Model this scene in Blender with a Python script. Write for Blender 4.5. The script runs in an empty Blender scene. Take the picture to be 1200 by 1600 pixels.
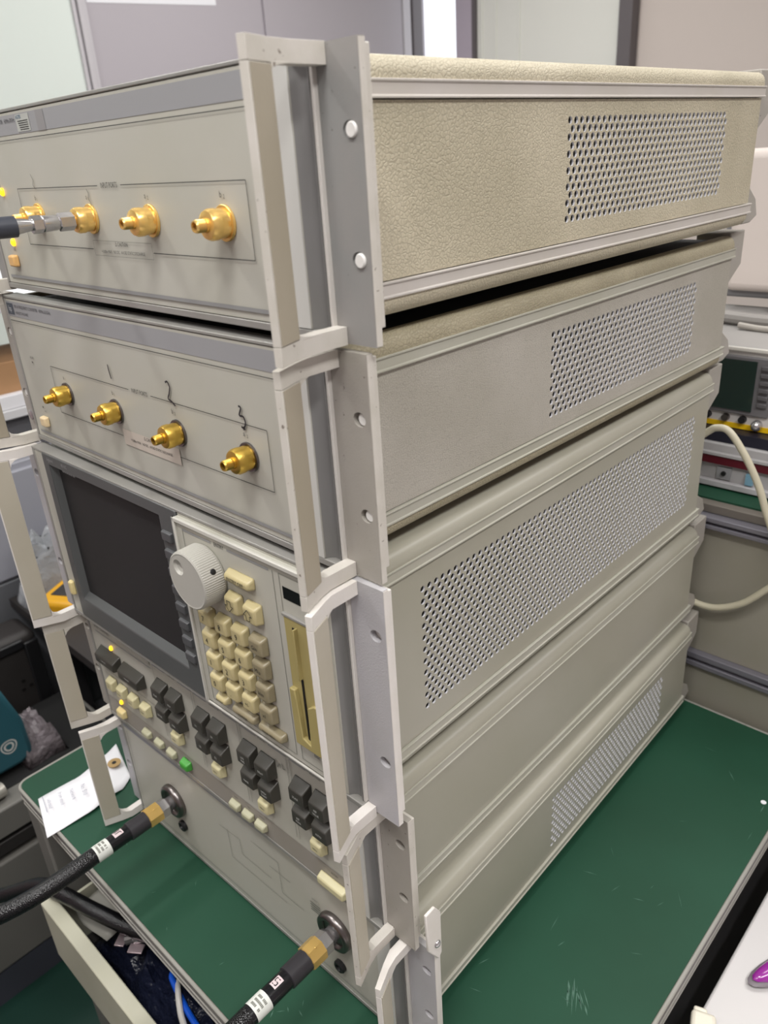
import bpy, bmesh, math, random
from mathutils import Vector, Matrix
random.seed(4)
S = bpy.context.scene
COL = S.collection

# ------------------------------------------------------------------ camera
cam_d = bpy.data.cameras.new('camera'); cam = bpy.data.objects.new('camera', cam_d); COL.objects.link(cam)
RT = Vector((0.72653, 0.68457, -0.05930)); DN = Vector((0.24983, -0.34356, -0.90529)); FW = Vector((-0.64011, 0.64291, -0.42063))
CP = Vector((0.72922, -0.27327, -0.04644))
m = Matrix((( RT[0], -DN[0], -FW[0], CP[0]), (RT[1], -DN[1], -FW[1], CP[1]), (RT[2], -DN[2], -FW[2], CP[2]), (0, 0, 0, 1)))
cam.matrix_world = m
cam_d.sensor_fit = 'VERTICAL'; cam_d.sensor_height = 36.0; cam_d.sensor_width = 27.0
cam_d.lens = 1209.27 * 36 / 1600
cam_d.clip_start = 0.01
cam_d.dof.use_dof = True; cam_d.dof.focus_distance = 0.60; cam_d.dof.aperture_fstop = 11.0
S.camera = cam

# ------------------------------------------------------------------ world, lights, exposure
w = bpy.data.worlds.new('world'); S.world = w; w.use_nodes = True
w.node_tree.nodes['Background'].inputs[0].default_value = (0.85, 0.9, 1.0, 1)
w.node_tree.nodes['Background'].inputs[1].default_value = 0.03
S.view_settings.view_transform = 'Standard'; S.view_settings.look = 'None'
S.view_settings.gamma = 1.0; S.view_settings.use_curve_mapping = False
S.view_settings.exposure = 0.04

def ceiling_lamp(x, y, sx, sy, power, col=(1.0, 0.985, 0.965)):
    d = bpy.data.lights.new('ceiling_lamp', 'AREA'); d.shape = 'RECTANGLE'; d.size = sx; d.size_y = sy; d.energy = power; d.color = col
    o = bpy.data.objects.new('ceiling_lamp', d); COL.objects.link(o); o.location = (x, y, 1.14)
for (x, y, sx, sy, p) in [(1.50, -0.30, 0.3, 1.2, 25), (1.45, 1.75, 0.3, 1.2, 17), (0.66, -0.58, 0.5, 0.15, 15), (-0.58, -0.50, 0.15, 0.5, 11), (0.05, -1.25, 1.2, 0.3, 11),
                          (-1.2, 1.7, 0.3, 1.2, 22), (-1.3, -0.4, 0.3, 1.2, 9), (0.4, 1.15, 0.3, 1.2, 11)]:
    ceiling_lamp(x, y, sx, sy, p)

# ------------------------------------------------------------------ materials
def lin(c):
    def f(v):
        v /= 255.0
        return v / 12.92 if v <= 0.04045 else ((v + 0.055) / 1.055) ** 2.4
    return (f(c[0]), f(c[1]), f(c[2]), 1.0)
MATS = {}
def mat(name, col, rough=0.5, metal=0.0, bump=None, vary=0.0, vscale=20, speck=None, emit=0, alpha=None, trans=0, coat=0, spec=0.5, col2=None):
    if name in MATS: return MATS[name]
    M = bpy.data.materials.new(name); M.use_nodes = True; nt = M.node_tree; N = nt.nodes; L = nt.links
    b = N['Principled BSDF']
    b.inputs['Base Color'].default_value = lin(col); b.inputs['Roughness'].default_value = rough; b.inputs['Metallic'].default_value = metal
    b.inputs['Specular IOR Level'].default_value = spec
    if coat: b.inputs['Coat Weight'].default_value = coat; b.inputs['Coat Roughness'].default_value = 0.08
    if trans: b.inputs['Transmission Weight'].default_value = trans
    if alpha is not None: b.inputs['Alpha'].default_value = alpha
    if emit: b.inputs['Emission Color'].default_value = lin(col); b.inputs['Emission Strength'].default_value = emit
    tc = N.new('ShaderNodeTexCoord'); src = None
    if vary or col2:
        n = N.new('ShaderNodeTexNoise'); n.inputs['Scale'].default_value = vscale; n.inputs['Detail'].default_value = 5
        L.new(tc.outputs['Object'], n.inputs['Vector'])
        mx = N.new('ShaderNodeMix'); mx.data_type = 'RGBA'
        c = lin(col); k = 1 - vary
        mx.inputs['A'].default_value = lin(col2) if col2 else (c[0] * k, c[1] * k, c[2] * k * 0.97, 1)
        mx.inputs['B'].default_value = c
        r = N.new('ShaderNodeMapRange'); r.inputs['From Min'].default_value = 0.36; r.inputs['From Max'].default_value = 0.62
        L.new(n.outputs['Fac'], r.inputs['Value']); L.new(r.outputs['Result'], mx.inputs['Factor'])
        src = mx.outputs['Result']
    if speck:                                                    # worn paint: small dark specks
        n2 = N.new('ShaderNodeTexNoise'); n2.inputs['Scale'].default_value = speck[0]; n2.inputs['Detail'].default_value = 3
        L.new(tc.outputs['Object'], n2.inputs['Vector'])
        r2 = N.new('ShaderNodeMapRange'); r2.inputs['From Min'].default_value = speck[1]; r2.inputs['From Max'].default_value = speck[1] + 0.03
        L.new(n2.outputs['Fac'], r2.inputs['Value'])
        m2 = N.new('ShaderNodeMix'); m2.data_type = 'RGBA'
        L.new(r2.outputs['Result'], m2.inputs['Factor'])
        if src: L.new(src, m2.inputs['A'])
        else: m2.inputs['A'].default_value = lin(col)
        m2.inputs['B'].default_value = lin(speck[2]); src = m2.outputs['Result']
    if src: L.new(src, b.inputs['Base Color'])
    if bump:
        kind, sc, st = bump[:3]
        if kind == 'leather':
            t = N.new('ShaderNodeTexVoronoi'); t.feature = 'DISTANCE_TO_EDGE'; t.inputs['Scale'].default_value = sc
            nn = N.new('ShaderNodeTexNoise'); nn.inputs['Scale'].default_value = sc * 0.8; nn.inputs['Detail'].default_value = 3
            L.new(tc.outputs['Object'], nn.inputs['Vector'])
            ad = N.new('ShaderNodeMixRGB'); ad.blend_type = 'ADD'; ad.inputs['Fac'].default_value = 0.0009
            L.new(tc.outputs['Object'], ad.inputs['Color1']); L.new(nn.outputs['Color'], ad.inputs['Color2'])
            L.new(ad.outputs['Color'], t.inputs['Vector'])
            rr = N.new('ShaderNodeMapRange'); rr.inputs['From Max'].default_value = 0.16; L.new(t.outputs['Distance'], rr.inputs['Value']); h = rr.outputs['Result']
            dk = N.new('ShaderNodeMapRange'); dk.inputs['From Max'].default_value = 0.10; dk.inputs['To Min'].default_value = 0.82; L.new(t.outputs['Distance'], dk.inputs['Value'])   # grime in the grain
            mu = N.new('ShaderNodeMix'); mu.data_type = 'RGBA'; mu.blend_type = 'MULTIPLY'; mu.inputs['Factor'].default_value = 1.0
            if src: L.new(src, mu.inputs['A'])
            else: mu.inputs['A'].default_value = lin(col)
            L.new(dk.outputs['Result'], mu.inputs['B']); L.new(mu.outputs['Result'], b.inputs['Base Color'])
        elif kind == 'knit':
            t = N.new('ShaderNodeTexVoronoi'); t.inputs['Scale'].default_value = sc; L.new(tc.outputs['Object'], t.inputs['Vector']); h = t.outputs['Distance']
        else:
            t = N.new('ShaderNodeTexNoise'); t.inputs['Scale'].default_value = sc; t.inputs['Detail'].default_value = 4
            L.new(tc.outputs['Object'], t.inputs['Vector']); h = t.outputs['Fac']
        bp = N.new('ShaderNodeBump'); bp.inputs['Strength'].default_value = st; bp.inputs['Distance'].default_value = bump[3] if len(bump) > 3 else 0.0006
        L.new(h, bp.inputs['Height']); L.new(bp.outputs['Normal'], b.inputs['Normal'])
    MATS[name] = M
    return M

OLIVE = mat('olive_leather_vinyl', (196, 187, 164), 0.5, bump=('leather', 400, 0.40, 0.0007), vary=0.16, vscale=9)
OLIVE2 = mat('olive_vinyl_fine', (172, 163, 138), 0.5, bump=('leather', 420, 0.5), vary=0.18, vscale=14)
GREYVIN = mat('grey_leather_vinyl', (182, 177, 167), 0.5, bump=('leather', 620, 0.34), vary=0.13, vscale=10)
SMOOTH = mat('smooth_stone_paint', (166, 163, 150), 0.36, bump=('noise', 1500, 0.10), vary=0.05, vscale=8)
RAIL = mat('rail_grey_paint', (176, 174, 162), 0.45, vary=0.05)
RAIL1 = mat('rail_mauve_paint', (196, 190, 184), 0.45, vary=0.05)
FLANGE1 = mat('flange_cool_paint', (140, 141, 139), 0.5, bump=('noise', 900, 0.12), speck=(240, 0.72, (90, 84, 78)), vary=0.10, vscale=18, col2=(150, 146, 143))
FLANGE = mat('flange_grey_paint', (166, 161, 154), 0.5, bump=('noise', 900, 0.22), speck=(240, 0.71, (90, 84, 78)), vary=0.07, vscale=25)
FLANGE3 = mat('flange_lilac_paint', (182, 180, 184), 0.5, bump=('noise', 800, 0.4), vary=0.04, vscale=25)
HANDLE = mat('worn_handle_paint', (208, 203, 195), 0.5, bump=('noise', 700, 0.15), speck=(260, 0.70, (128, 118, 108)), vary=0.10, vscale=45)
HANDLE2 = mat('clean_handle_paint', (226, 221, 216), 0.45, bump=('noise', 700, 0.12), vary=0.06, vscale=40)
GRIP = mat('grip_insert_vinyl', (168, 159, 142), 0.5, bump=('noise', 500, 0.12), vary=0.06, vscale=15)
GRIP2 = mat('pale_grip_insert', (186, 179, 164), 0.5, bump=('noise', 500, 0.12), vary=0.05, vscale=15)
CHANNEL = mat('channel_dark_paint', (122, 121, 120), 0.32, vary=0.05)
FRAME = mat('frame_grey_paint', (142, 140, 136), 0.3, vary=0.05)
PANEL = mat('panel_warm_grey', (182, 180, 170), 0.48, bump=('noise', 1300, 0.06), vary=0.03, vscale=12)
BAND = mat('title_band_grey', (150, 150, 152), 0.5, bump=('noise', 1600, 0.1))
STRIP = mat('taupe_band', (150, 144, 136), 0.5, vary=0.04)
STRIPE = mat('stripe_print', (140, 140, 140), 0.5)
INK = mat('dark_ink', (48, 48, 47), 0.6)
FAINT = mat('faint_ink', (128, 128, 120), 0.6)
MARKER = mat('black_marker_ink', (38, 38, 42), 0.4)
WHITEINK = mat('white_ink', (205, 205, 200), 0.6)
GREYINK = mat('grey_ink', (150, 150, 150), 0.6)
BLUEINK = mat('blue_ink', (40, 92, 130), 0.5)
GOLD = mat('gold_plate', (246, 206, 124), 0.27, 0.7, bump=('noise', 300, 0.05))
BRASS = mat('yellow_brass', (214, 178, 84), 0.32, 0.9, bump=('noise', 900, 0.15))
STEEL = mat('stainless_steel', (196, 194, 194), 0.24, 0.85)
DSTEEL = mat('dark_steel', (128, 122, 120), 0.3, 1.0)
ALU = mat('bare_aluminium', (220, 220, 224), 0.4, 0.0)
HOLE = mat('bore_black', (18, 15, 13), 0.6)
KEYB = mat('beige_key', (190, 177, 134), 0.35, vary=0.04)
KEYT = mat('taupe_key', (142, 132, 106), 0.35, vary=0.04)
KEYC = mat('cream_key', (204, 196, 156), 0.35, vary=0.04)
KEYD = mat('dark_key', (62, 60, 55), 0.35, vary=0.06)
KEYG = mat('green_key', (72, 158, 62), 0.35)
KEYS = mat('soft_key', (80, 81, 83), 0.4)
BEZEL = mat('bezel_grey', (82, 84, 84), 0.42, bump=('noise', 1500, 0.08))
SCREEN = mat('screen_glass', (58, 48, 53), 0.05, spec=0.95)  # mauve base colour stands in for the room's reflection
KNOB = mat('knob_paint', (178, 176, 168), 0.35)
LED = mat('amber_lamp', (255, 190, 30), 0.3, emit=2.5)
DISK = mat('disk_drive_plastic', (170, 156, 104), 0.4, vary=0.06)
BLACK = mat('black_plastic', (26, 26, 28), 0.4)
DARKIN = mat('inside_dark', (24, 24, 24), 0.8)
CABLE = mat('black_braid', (18, 18, 20), 0.22, bump=('knit', 900, 0.6, 0.0006))
SLEEVE = mat('black_sleeve', (24, 24, 27), 0.22)
COLLAR = mat('collar_black', (50, 48, 52), 0.4)
LABELW = mat('white_label', (226, 228, 222), 0.5)
LABELP = mat('pinkish_label', (226, 208, 210), 0.5)
GREEN = mat('green_mat', (32, 73, 54), 0.55, spec=0.3, bump=('noise', 400, 0.04), vary=0.14, vscale=7)
EDGE = mat('table_edge_grey', (150, 148, 142), 0.4, vary=0.06)
EDGED = mat('table_groove_grey', (104, 102, 100), 0.4)
APRON = mat('dark_apron', (44, 43, 45), 0.5)
CREAM = mat('cream_steel', (188, 186, 168), 0.45, vary=0.04)
PAPER = mat('paper_white', (236, 236, 240), 0.6)
KRAFT = mat('kraft_ring', (176, 146, 96), 0.6)
PENCIL = mat('pencil_ink', (150, 150, 166), 0.7)
PART = mat('partition_taupe', (142, 138, 126), 0.5, vary=0.03)
PRAIL = mat('partition_rail', (122, 120, 128), 0.35, 0.3)
LILAC = mat('lilac_wall', (178, 172, 178), 0.55, bump=('noise', 300, 0.03))
LILAC2 = mat('lilac_joint', (196, 192, 196), 0.5)
FROST = mat('frosted_glass', (224, 232, 226), 0.35)
BEIGEW = mat('beige_wall', (218, 206, 198), 0.6)
BLIND = mat('white_blind', (236, 236, 228), 0.55)
WINDOW = mat('bright_window', (245, 250, 255), 0.4, emit=1.1)
DPOST = mat('dark_post', (104, 98, 100), 0.5)
CEIL = mat('ceiling_white', (235, 233, 228), 0.8)
FLOORG = mat('green_floor', (12, 52, 42), 0.45, vary=0.08, vscale=5)
GREYP = mat('blue_grey_laminate', (160, 161, 170), 0.4)
WSHELF = mat('white_shelf', (216, 216, 218), 0.45)
CARD = mat('cardboard', (176, 136, 98), 0.7, vary=0.06)
CLEAR = mat('clear_film', (225, 228, 232), 0.15, trans=0.55, alpha=0.75, bump=('noise', 45, 0.7, 0.01))
YELLOW = mat('yellow_plastic', (214, 158, 26), 0.4)
TEAL = mat('teal_bag', (44, 92, 104), 0.5)
CLOTH = mat('grey_film', (122, 114, 118), 0.4, bump=('noise', 30, 0.8, 0.02), vary=0.25, vscale=18)
DCASE = mat('dark_case', (48, 45, 44), 0.5)
NAVY = mat('navy_film', (24, 28, 46), 0.3, bump=('noise', 26, 0.9, 0.02), vary=0.3, vscale=16)
CABG = mat('cabinet_grey', (116, 114, 109), 0.45)
PLINTH = mat('plinth_blue_grey', (66, 68, 78), 0.5)
SCOPEW = mat('scope_case', (206, 202, 198), 0.5)
SCOPEG = mat('scope_bezel', (112, 110, 112), 0.45)
SCOPES = mat('scope_screen', (22, 42, 36), 0.12, spec=0.8)
SYEL = mat('yellow_stripe', (240, 196, 20), 0.4)
PSU = mat('supply_grey', (170, 168, 168), 0.45)
MAROON = mat('maroon_window', (86, 14, 30), 0.3)
NAVYP = mat('dark_blue_panel', (30, 30, 44), 0.4)
CORD = mat('cream_cord', (190, 184, 162), 0.4)
WTABLE = mat('white_table', (206, 203, 202), 0.4)
PURPLE = mat('purple_plastic', (150, 44, 150), 0.2, coat=0.6)
BLUEC = mat('blue_cable', (20, 84, 200), 0.35)
WHITEC = mat('white_cable', (200, 196, 190), 0.4)
HP = mat('emblem_blue', (56, 70, 82), 0.4)

# ------------------------------------------------------------------ mesh helpers
class MB:
    def __init__(s): s.bm = bmesh.new(); s.mats = []
    def mi(s, M):
        if M not in s.mats: s.mats.append(M)
        return s.mats.index(M)
    def face(s, vs, i=0):
        try: f = s.bm.faces.new(vs); f.material_index = i; return f
        except ValueError: return None
    def box(s, x0, x1, y0, y1, z0, z1, M=None):
        i = s.mi(M) if M else 0
        v = [s.bm.verts.new(p) for p in ((x0, y0, z0), (x1, y0, z0), (x1, y1, z0), (x0, y1, z0), (x0, y0, z1), (x1, y0, z1), (x1, y1, z1), (x0, y1, z1))]
        for q in ((3, 2, 1, 0), (4, 5, 6, 7), (0, 1, 5, 4), (1, 2, 6, 5), (2, 3, 7, 6), (3, 0, 4, 7)): s.face([v[k] for k in q], i)
        return s
    def prism(s, poly, ax, a, b, M=None):
        i = s.mi(M) if M else 0
        def P(u, v, t): return {'x': (t, u, v), 'y': (u, t, v), 'z': (u, v, t)}[ax]
        A = [s.bm.verts.new(P(u, v, a)) for u, v in poly]; B = [s.bm.verts.new(P(u, v, b)) for u, v in poly]
        n = len(poly); s.face(A, i); s.face(B[::-1], i)
        for k in range(n): s.face([A[k], A[(k + 1) % n], B[(k + 1) % n], B[k]], i)
        return s
    def lathe(s, prof, o=(0, 0, 0), d=(0, -1, 0), n=28, M=None, cap=True, sx=1.0, clamp=None, cz=None):
        """prof: (along, radius) along direction d from o"""
        i = s.mi(M) if M else 0
        d = Vector(d).normalized(); u = d.orthogonal().normalized(); v = d.cross(u)
        if abs(d.y) > 0.99: u = Vector((1, 0, 0)); v = Vector((0, 0, 1))
        R = []
        for k, (t, r) in enumerate(prof):
            ring = []
            for j in range(n):
                a = 2 * math.pi * (j + 0.5) / n
                cx, cy = r * math.cos(a), r * math.sin(a)
                if clamp and k in clamp: cx = max(-clamp[k], min(clamp[k], cx))
                ring.append(s.bm.verts.new(Vector(o) + d * t + u * cx * sx + v * cy))
            R.append(ring)
        for k in range(len(R) - 1):
            for j in range(n): s.face([R[k][j], R[k][(j + 1) % n], R[k + 1][(j + 1) % n], R[k + 1][j]], i)
        if cap: s.face(R[0][::-1], i); s.face(R[-1], i)
        return s
    def tube(s, pts, r, n=12, M=None, sub=8):
        i = s.mi(M) if M else 0
        P = spline(pts, sub); rs = r if callable(r) else (lambda t: r)
        prev = None; up = Vector((0.13, 0.31, 0.94))
        for k, p in enumerate(P):
            t = (P[min(k + 1, len(P) - 1)] - P[max(k - 1, 0)]).normalized()
            up = (up - t * up.dot(t)).normalized(); sd = t.cross(up)
            rr = rs(k / (len(P) - 1))
            ring = [s.bm.verts.new(p + (up * math.cos(2 * math.pi * j / n) + sd * math.sin(2 * math.pi * j / n)) * rr) for j in range(n)]
            if prev:
                for j in range(n): s.face([prev[j], prev[(j + 1) % n], ring[(j + 1) % n], ring[j]], i)
            else: s.face(ring[::-1], i)
            prev = ring
        s.face(prev, i)
        return s
    def sphere(s, c, rx, ry, rz, M=None, n=16):
        i = s.mi(M) if M else 0
        r = bmesh.ops.create_uvsphere(s.bm, u_segments=n, v_segments=n // 2, radius=1.0, matrix=Matrix.Translation(c) @ Matrix.Diagonal((rx, ry, rz, 1)))
        for v in r['verts']:
            for f in v.link_faces: f.material_index = i
        return s
    def obj(s, name, M=None, parent=None, bevel=0, seg=2, smooth=35, recalc=True, loc=None):
        if recalc: bmesh.ops.recalc_face_normals(s.bm, faces=s.bm.faces[:])
        me = bpy.data.meshes.new(name); s.bm.to_mesh(me); s.bm.free()
        for x in (s.mats or [M]): me.materials.append(x)
        if smooth:
            me.shade_smooth(); me.set_sharp_from_angle(angle=math.radians(smooth))
        o = bpy.data.objects.new(name, me); COL.objects.link(o)
        if parent: o.parent = parent
        if loc: o.location = loc
        if bevel:
            b = o.modifiers.new('bevel', 'BEVEL'); b.width = bevel; b.segments = seg; b.limit_method = 'ANGLE'; b.angle_limit = math.radians(40); b.harden_normals = False
        return o
def spline(pts, sub):
    P = [Vector(p) for p in pts]
    if sub <= 1 or len(P) < 3: return P
    out = []
    for k in range(len(P) - 1):
        p0, p1, p2, p3 = P[max(k - 1, 0)], P[k], P[k + 1], P[min(k + 2, len(P) - 1)]
        for j in range(sub):
            t = j / sub
            out.append(0.5 * ((2 * p1) + (p2 - p0) * t + (2 * p0 - 5 * p1 + 4 * p2 - p3) * t * t + (3 * p1 - p0 - 3 * p2 + p3) * t ** 3))
    return out + [P[-1]]
def arc(cx, cz, r, a0, a1, n=6):
    return [(cx + r * math.cos(math.radians(a0 + (a1 - a0) * k / n)), cz + r * math.sin(math.radians(a0 + (a1 - a0) * k / n))) for k in range(n + 1)]
def empty(name, loc=(0, 0, 0), rz=0, label=None, cat=None, group=None):
    o = bpy.data.objects.new(name, None); COL.objects.link(o); o.location = loc; o.rotation_euler = (0, 0, rz); o.empty_display_size = 0.05
    if label: o['label'] = label; o['category'] = cat
    if group: o['group'] = group
    return o
def tag(o, label, cat, group=None):
    o['label'] = label; o['category'] = cat
    if group: o['group'] = group
    return o
def struct(o): o['kind'] = 'structure'; return o
def copyobj(o, parent, loc=None, name=None):
    c = o.copy(); COL.objects.link(c); c.parent = parent
    if loc is not None: c.location = loc
    return c

# print: flat lettering and lines lying on a plane y = const (local x right, z up)
class Print:
    def __init__(s): s.items = []; s.mb = MB()
    def text(s, t, x, z, size, M, align='CENTER', sx=0.82, y=-0.0003, rot=0):
        s.items.append((t, x, z, size, M, align, sx, y, rot)); return s
    def line(s, x0, z0, x1, z1, wd, M, y=-0.0003):
        d = Vector((x1 - x0, 0, z1 - z0)); n = Vector((-d.z, 0, d.x)).normalized() * wd / 2
        a, b = Vector((x0, y, z0)), Vector((x1, y, z1))
        s.mb.face([s.mb.bm.verts.new(p) for p in (a - n, b - n, b + n, a + n)], s.mb.mi(M)); return s
    def poly(s, pts, wd, M, y=-0.0003):
        for k in range(len(pts) - 1): s.line(*pts[k], *pts[k + 1], wd, M, y)
        return s
    def rect(s, x0, z0, x1, z1, M, y=-0.0003):
        s.mb.face([s.mb.bm.verts.new(p) for p in ((x0, y, z0), (x1, y, z0), (x1, y, z1), (x0, y, z1))], s.mb.mi(M)); return s
    def fill(s, pts, M, y=-0.0003):
        s.mb.face([s.mb.bm.verts.new((p[0], y, p[1])) for p in pts], s.mb.mi(M)); return s
    def build(s, name, parent, loc=(0, 0, 0)):
        tmp = []
        for (t, x, z, size, M, align, sx, y, rot) in s.items:
            cu = bpy.data.curves.new('t', 'FONT'); cu.body = t; cu.size = size; cu.align_x = align; cu.align_y = 'CENTER'; cu.resolution_u = 2
            o = bpy.data.objects.new('t', cu); COL.objects.link(o); tmp.append(o)
        bpy.context.view_layer.update(); dg = bpy.context.evaluated_depsgraph_get()
        for o, (t, x, z, size, M, align, sx, y, rot) in zip(tmp, s.items):
            ev = o.evaluated_get(dg); me = ev.to_mesh()
            i = s.mb.mi(M); vs = []
            cr, sr = math.cos(rot), math.sin(rot)
            for v in me.vertices:
                a, b = v.co.x * sx, v.co.y
                vs.append(s.mb.bm.verts.new((x + a * cr - b * sr, y, z + a * sr + b * cr)))
            for p in me.polygons: s.mb.face([vs[k] for k in p.vertices], i)
            ev.to_mesh_clear()
        for o in tmp:
            cu = o.data; bpy.data.objects.remove(o); bpy.data.curves.remove(cu)
        return s.mb.obj(name, INK, parent, smooth=0, recalc=False, loc=loc)

def cell(mb, cu, cv, hu, hv, ru, rv, P, depth, n=16, iw=0):
    """rectangular cell (half sizes hu,hv) round a round hole; P(u,v,t) maps to 3-D, t = depth"""
    ang = sorted(set([round(2 * math.pi * k / n, 6) for k in range(n)] + [round(a % (2 * math.pi), 6) for a in (math.atan2(hv, hu), math.pi - math.atan2(hv, hu), math.pi + math.atan2(hv, hu), 2 * math.pi - math.atan2(hv, hu))]))
    for t, flip in ((0, False), (depth, True)):
        O, I = [], []
        for a in ang:
            c, s_ = math.cos(a), math.sin(a)
            k = min(hu / abs(c) if abs(c) > 1e-6 else 1e9, hv / abs(s_) if abs(s_) > 1e-6 else 1e9)
            O.append(mb.bm.verts.new(P(cu + c * k, cv + s_ * k, t))); I.append(mb.bm.verts.new(P(cu + ru * c, cv + rv * s_, t)))
        m_ = len(ang)
        for j in range(m_):
            q = [O[j], O[(j + 1) % m_], I[(j + 1) % m_], I[j]]
            mb.face(q if not flip else q[::-1])
        if t == 0: I0 = I
    for j in range(len(I)): mb.face([I0[j], I0[(j + 1) % len(I)], I[(j + 1) % len(I)], I[j]], iw)

def perforated(name, parent, y0, y1, z0, z1, hy0, hy1, hz0, hz1, cols, rows, r, M, thick=0.0014, x=0.0):
    """side panel facing +x with a staggered field of round holes between hy0..hy1, hz0..hz1 (hole centres)"""
    mb = MB(); a = mb.mi(M); wl = mb.mi(ALU)
    py = (hy1 - hy0) / (cols - 0.5); pz = (hz1 - hz0) / (rows - 1)
    A0, A1 = hy0 - py / 2, hy0 - py / 2 + py * (cols + 0.5); B0, B1 = hz0 - pz / 2, hz1 + pz / 2
    def quad(u0, u1, v0, v1, t=0.0):
        mb.face([mb.bm.verts.new(p) for p in ((x - t, u0, v0), (x - t, u1, v0), (x - t, u1, v1), (x - t, u0, v1))], a)
    quad(y0, y1, z0, B0); quad(y0, y1, B1, z1); quad(y0, A0, B0, B1); quad(A1, y1, B0, B1)
    sq = 0.7071
    for j in range(rows):
        zc = hz0 + j * pz; off = 0 if j % 2 == 0 else py / 2
        if off: quad(A0, A0 + off, zc - pz / 2, zc + pz / 2)
        else: quad(A1 - py / 2, A1, zc - pz / 2, zc + pz / 2)
        for i in range(cols):
            yc = A0 + py / 2 + off + i * py
            I0, I1, O = [], [], []
            for (c, s_) in ((1, 0), (sq, sq), (0, 1), (-sq, sq), (-1, 0), (-sq, -sq), (0, -1), (sq, -sq)):
                I0.append(mb.bm.verts.new((x, yc + r * c, zc + r * s_))); I1.append(mb.bm.verts.new((x - thick, yc + r * c, zc + r * s_)))
                O.append(mb.bm.verts.new((x, yc + py / 2 * (0 if abs(c) < .1 else math.copysign(1, c)), zc + pz / 2 * (0 if abs(s_) < .1 else math.copysign(1, s_)))))
            for k in range(8):
                k2 = (k + 1) % 8
                mb.face([O[k], O[k2], I0[k2], I0[k]], a); mb.face([I0[k], I0[k2], I1[k2], I1[k]], wl)
    # thickness: rim all round
    for (u0, v0, u1, v1) in ((y0, z0, y1, z0), (y1, z0, y1, z1), (y1, z1, y0, z1), (y0, z1, y0, z0)):
        mb.face([mb.bm.verts.new(p) for p in ((x, u0, v0), (x - thick, u0, v0), (x - thick, u1, v1), (x, u1, v1))], a)
    return mb.obj(name, M, parent, smooth=0, recalc=False)

# ------------------------------------------------------------------ room
FZ = -1.502
b = MB().box(-2.3, 2.6, -2.2, 3.3, FZ - 0.05, FZ); struct(b.obj('floor', FLOORG))
b = MB().box(-2.3, 2.6, -2.2, 3.3, 1.2, 1.25); struct(b.obj('ceiling', CEIL))
b = MB().box(2.5, 2.6, -2.2, 3.3, FZ, 1.2); struct(b.obj('wall_right', mat('mauve_wall', (176, 164, 166), 0.6)))
b = MB().box(-2.3, 2.5, -2.2, -2.1, FZ, 1.2); struct(b.obj('wall_front', MATS['mauve_wall']))
XL = -2.2
b = MB().box(XL - 0.1, XL, -2.1, 3.3, FZ, 1.2); wl = struct(b.obj('wall_left', LILAC))
for (ya, yb) in ((1.348, 2.136), (2.150, 3.000)):
    b = MB().box(XL, XL + 0.012, ya, yb, FZ + 0.1, 1.2); b.obj('panel', LILAC, wl, bevel=0.002)
b = MB().box(XL, XL + 0.016, 3.006, 3.060, FZ + 0.1, 1.2); b.obj('edge_strip', LILAC2, wl, bevel=0.002)
b = MB().box(XL, XL + 0.02, -1.6, 1.292, -0.7, 1.2); struct(b.obj('window_1', FROST))
b = MB().box(XL, XL + 0.03, 1.292, 1.306, FZ, 1.2).box(XL, XL + 0.040, 1.309, 1.326, FZ, 1.2).box(XL, XL + 0.03, 1.329, 1.345, FZ, 1.2); struct(b.obj('trim_1', LILAC2, bevel=0.002))
b = MB().box(XL, XL + 0.02, 3.072, 3.140, FZ, 1.2); struct(b.obj('trim_2', DPOST))
YB = 3.2
b = MB().box(XL, 2.5, YB, YB + 0.1, FZ, 1.2); wb = struct(b.obj('wall_back', BEIGEW))
b = MB().box(-2.21, -1.98, YB - 0.02, YB, -0.6, 1.2); struct(b.obj('window_2', WINDOW))
b = MB().box(-1.98, -1.885, YB - 0.05, YB, FZ, 1.2); struct(b.obj('trim_3', mat('lilac_frame', (188, 178, 190), 0.5)))
b = MB().box(-1.885, -1.865, YB - 0.05, YB, FZ, 1.2); struct(b.obj('trim_4', DPOST))
WALLD = 0
bl = empty('roller_blind', (-1.865, YB - 0.03, 0.35), 0, 'white roller blind drawn down beside the dark post', 'blind')
b = MB().box(0, 0.735, 0, 0.02, -1.0, 0.83); b.obj('fabric', BLIND, bl)
for xx in (0.02, 0.1, 0.23): 
    b = MB().box(xx, xx + 0.012, -0.008, 0.0, -1.0, 0.83); b.obj('fold', BLIND, bl, bevel=0.003)
b = MB().box(-1.12, -1.06, YB - 0.06, YB, FZ, 1.2); struct(b.obj('trim_5', DPOST))
# poster on the left wall
b = MB().prism([(1.358, .487), (1.909, .514), (1.895, .90), (1.345, .875)], 'x', XL + .0122, XL + .0135); tag(b.obj('paper_notice', PAPER), 'white paper notice stuck high on the lilac wall panels', 'notice')

# ------------------------------------------------------------------ instrument units
POSE = [(0, 0, -0.0200), (-0.0067, -0.0017, -0.0101), (-0.0032, -0.0054, 0.0057), (-0.0062, 0.0059, 0.0067), (0.0055, 0.0142, 0.0186)]
ZT = [0, -0.1408, -0.2796, -0.4742, -0.6113]
HH = [0.1348, 0.1348, 0.1850, 0.1330, 0.1370]
DD = [0.542, 0.552, 0.556, 0.566, 0.561]
W = 0.4255
YF = 0.0062
def mir(poly): return [(-W - x, y) for x, y in poly]

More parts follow.
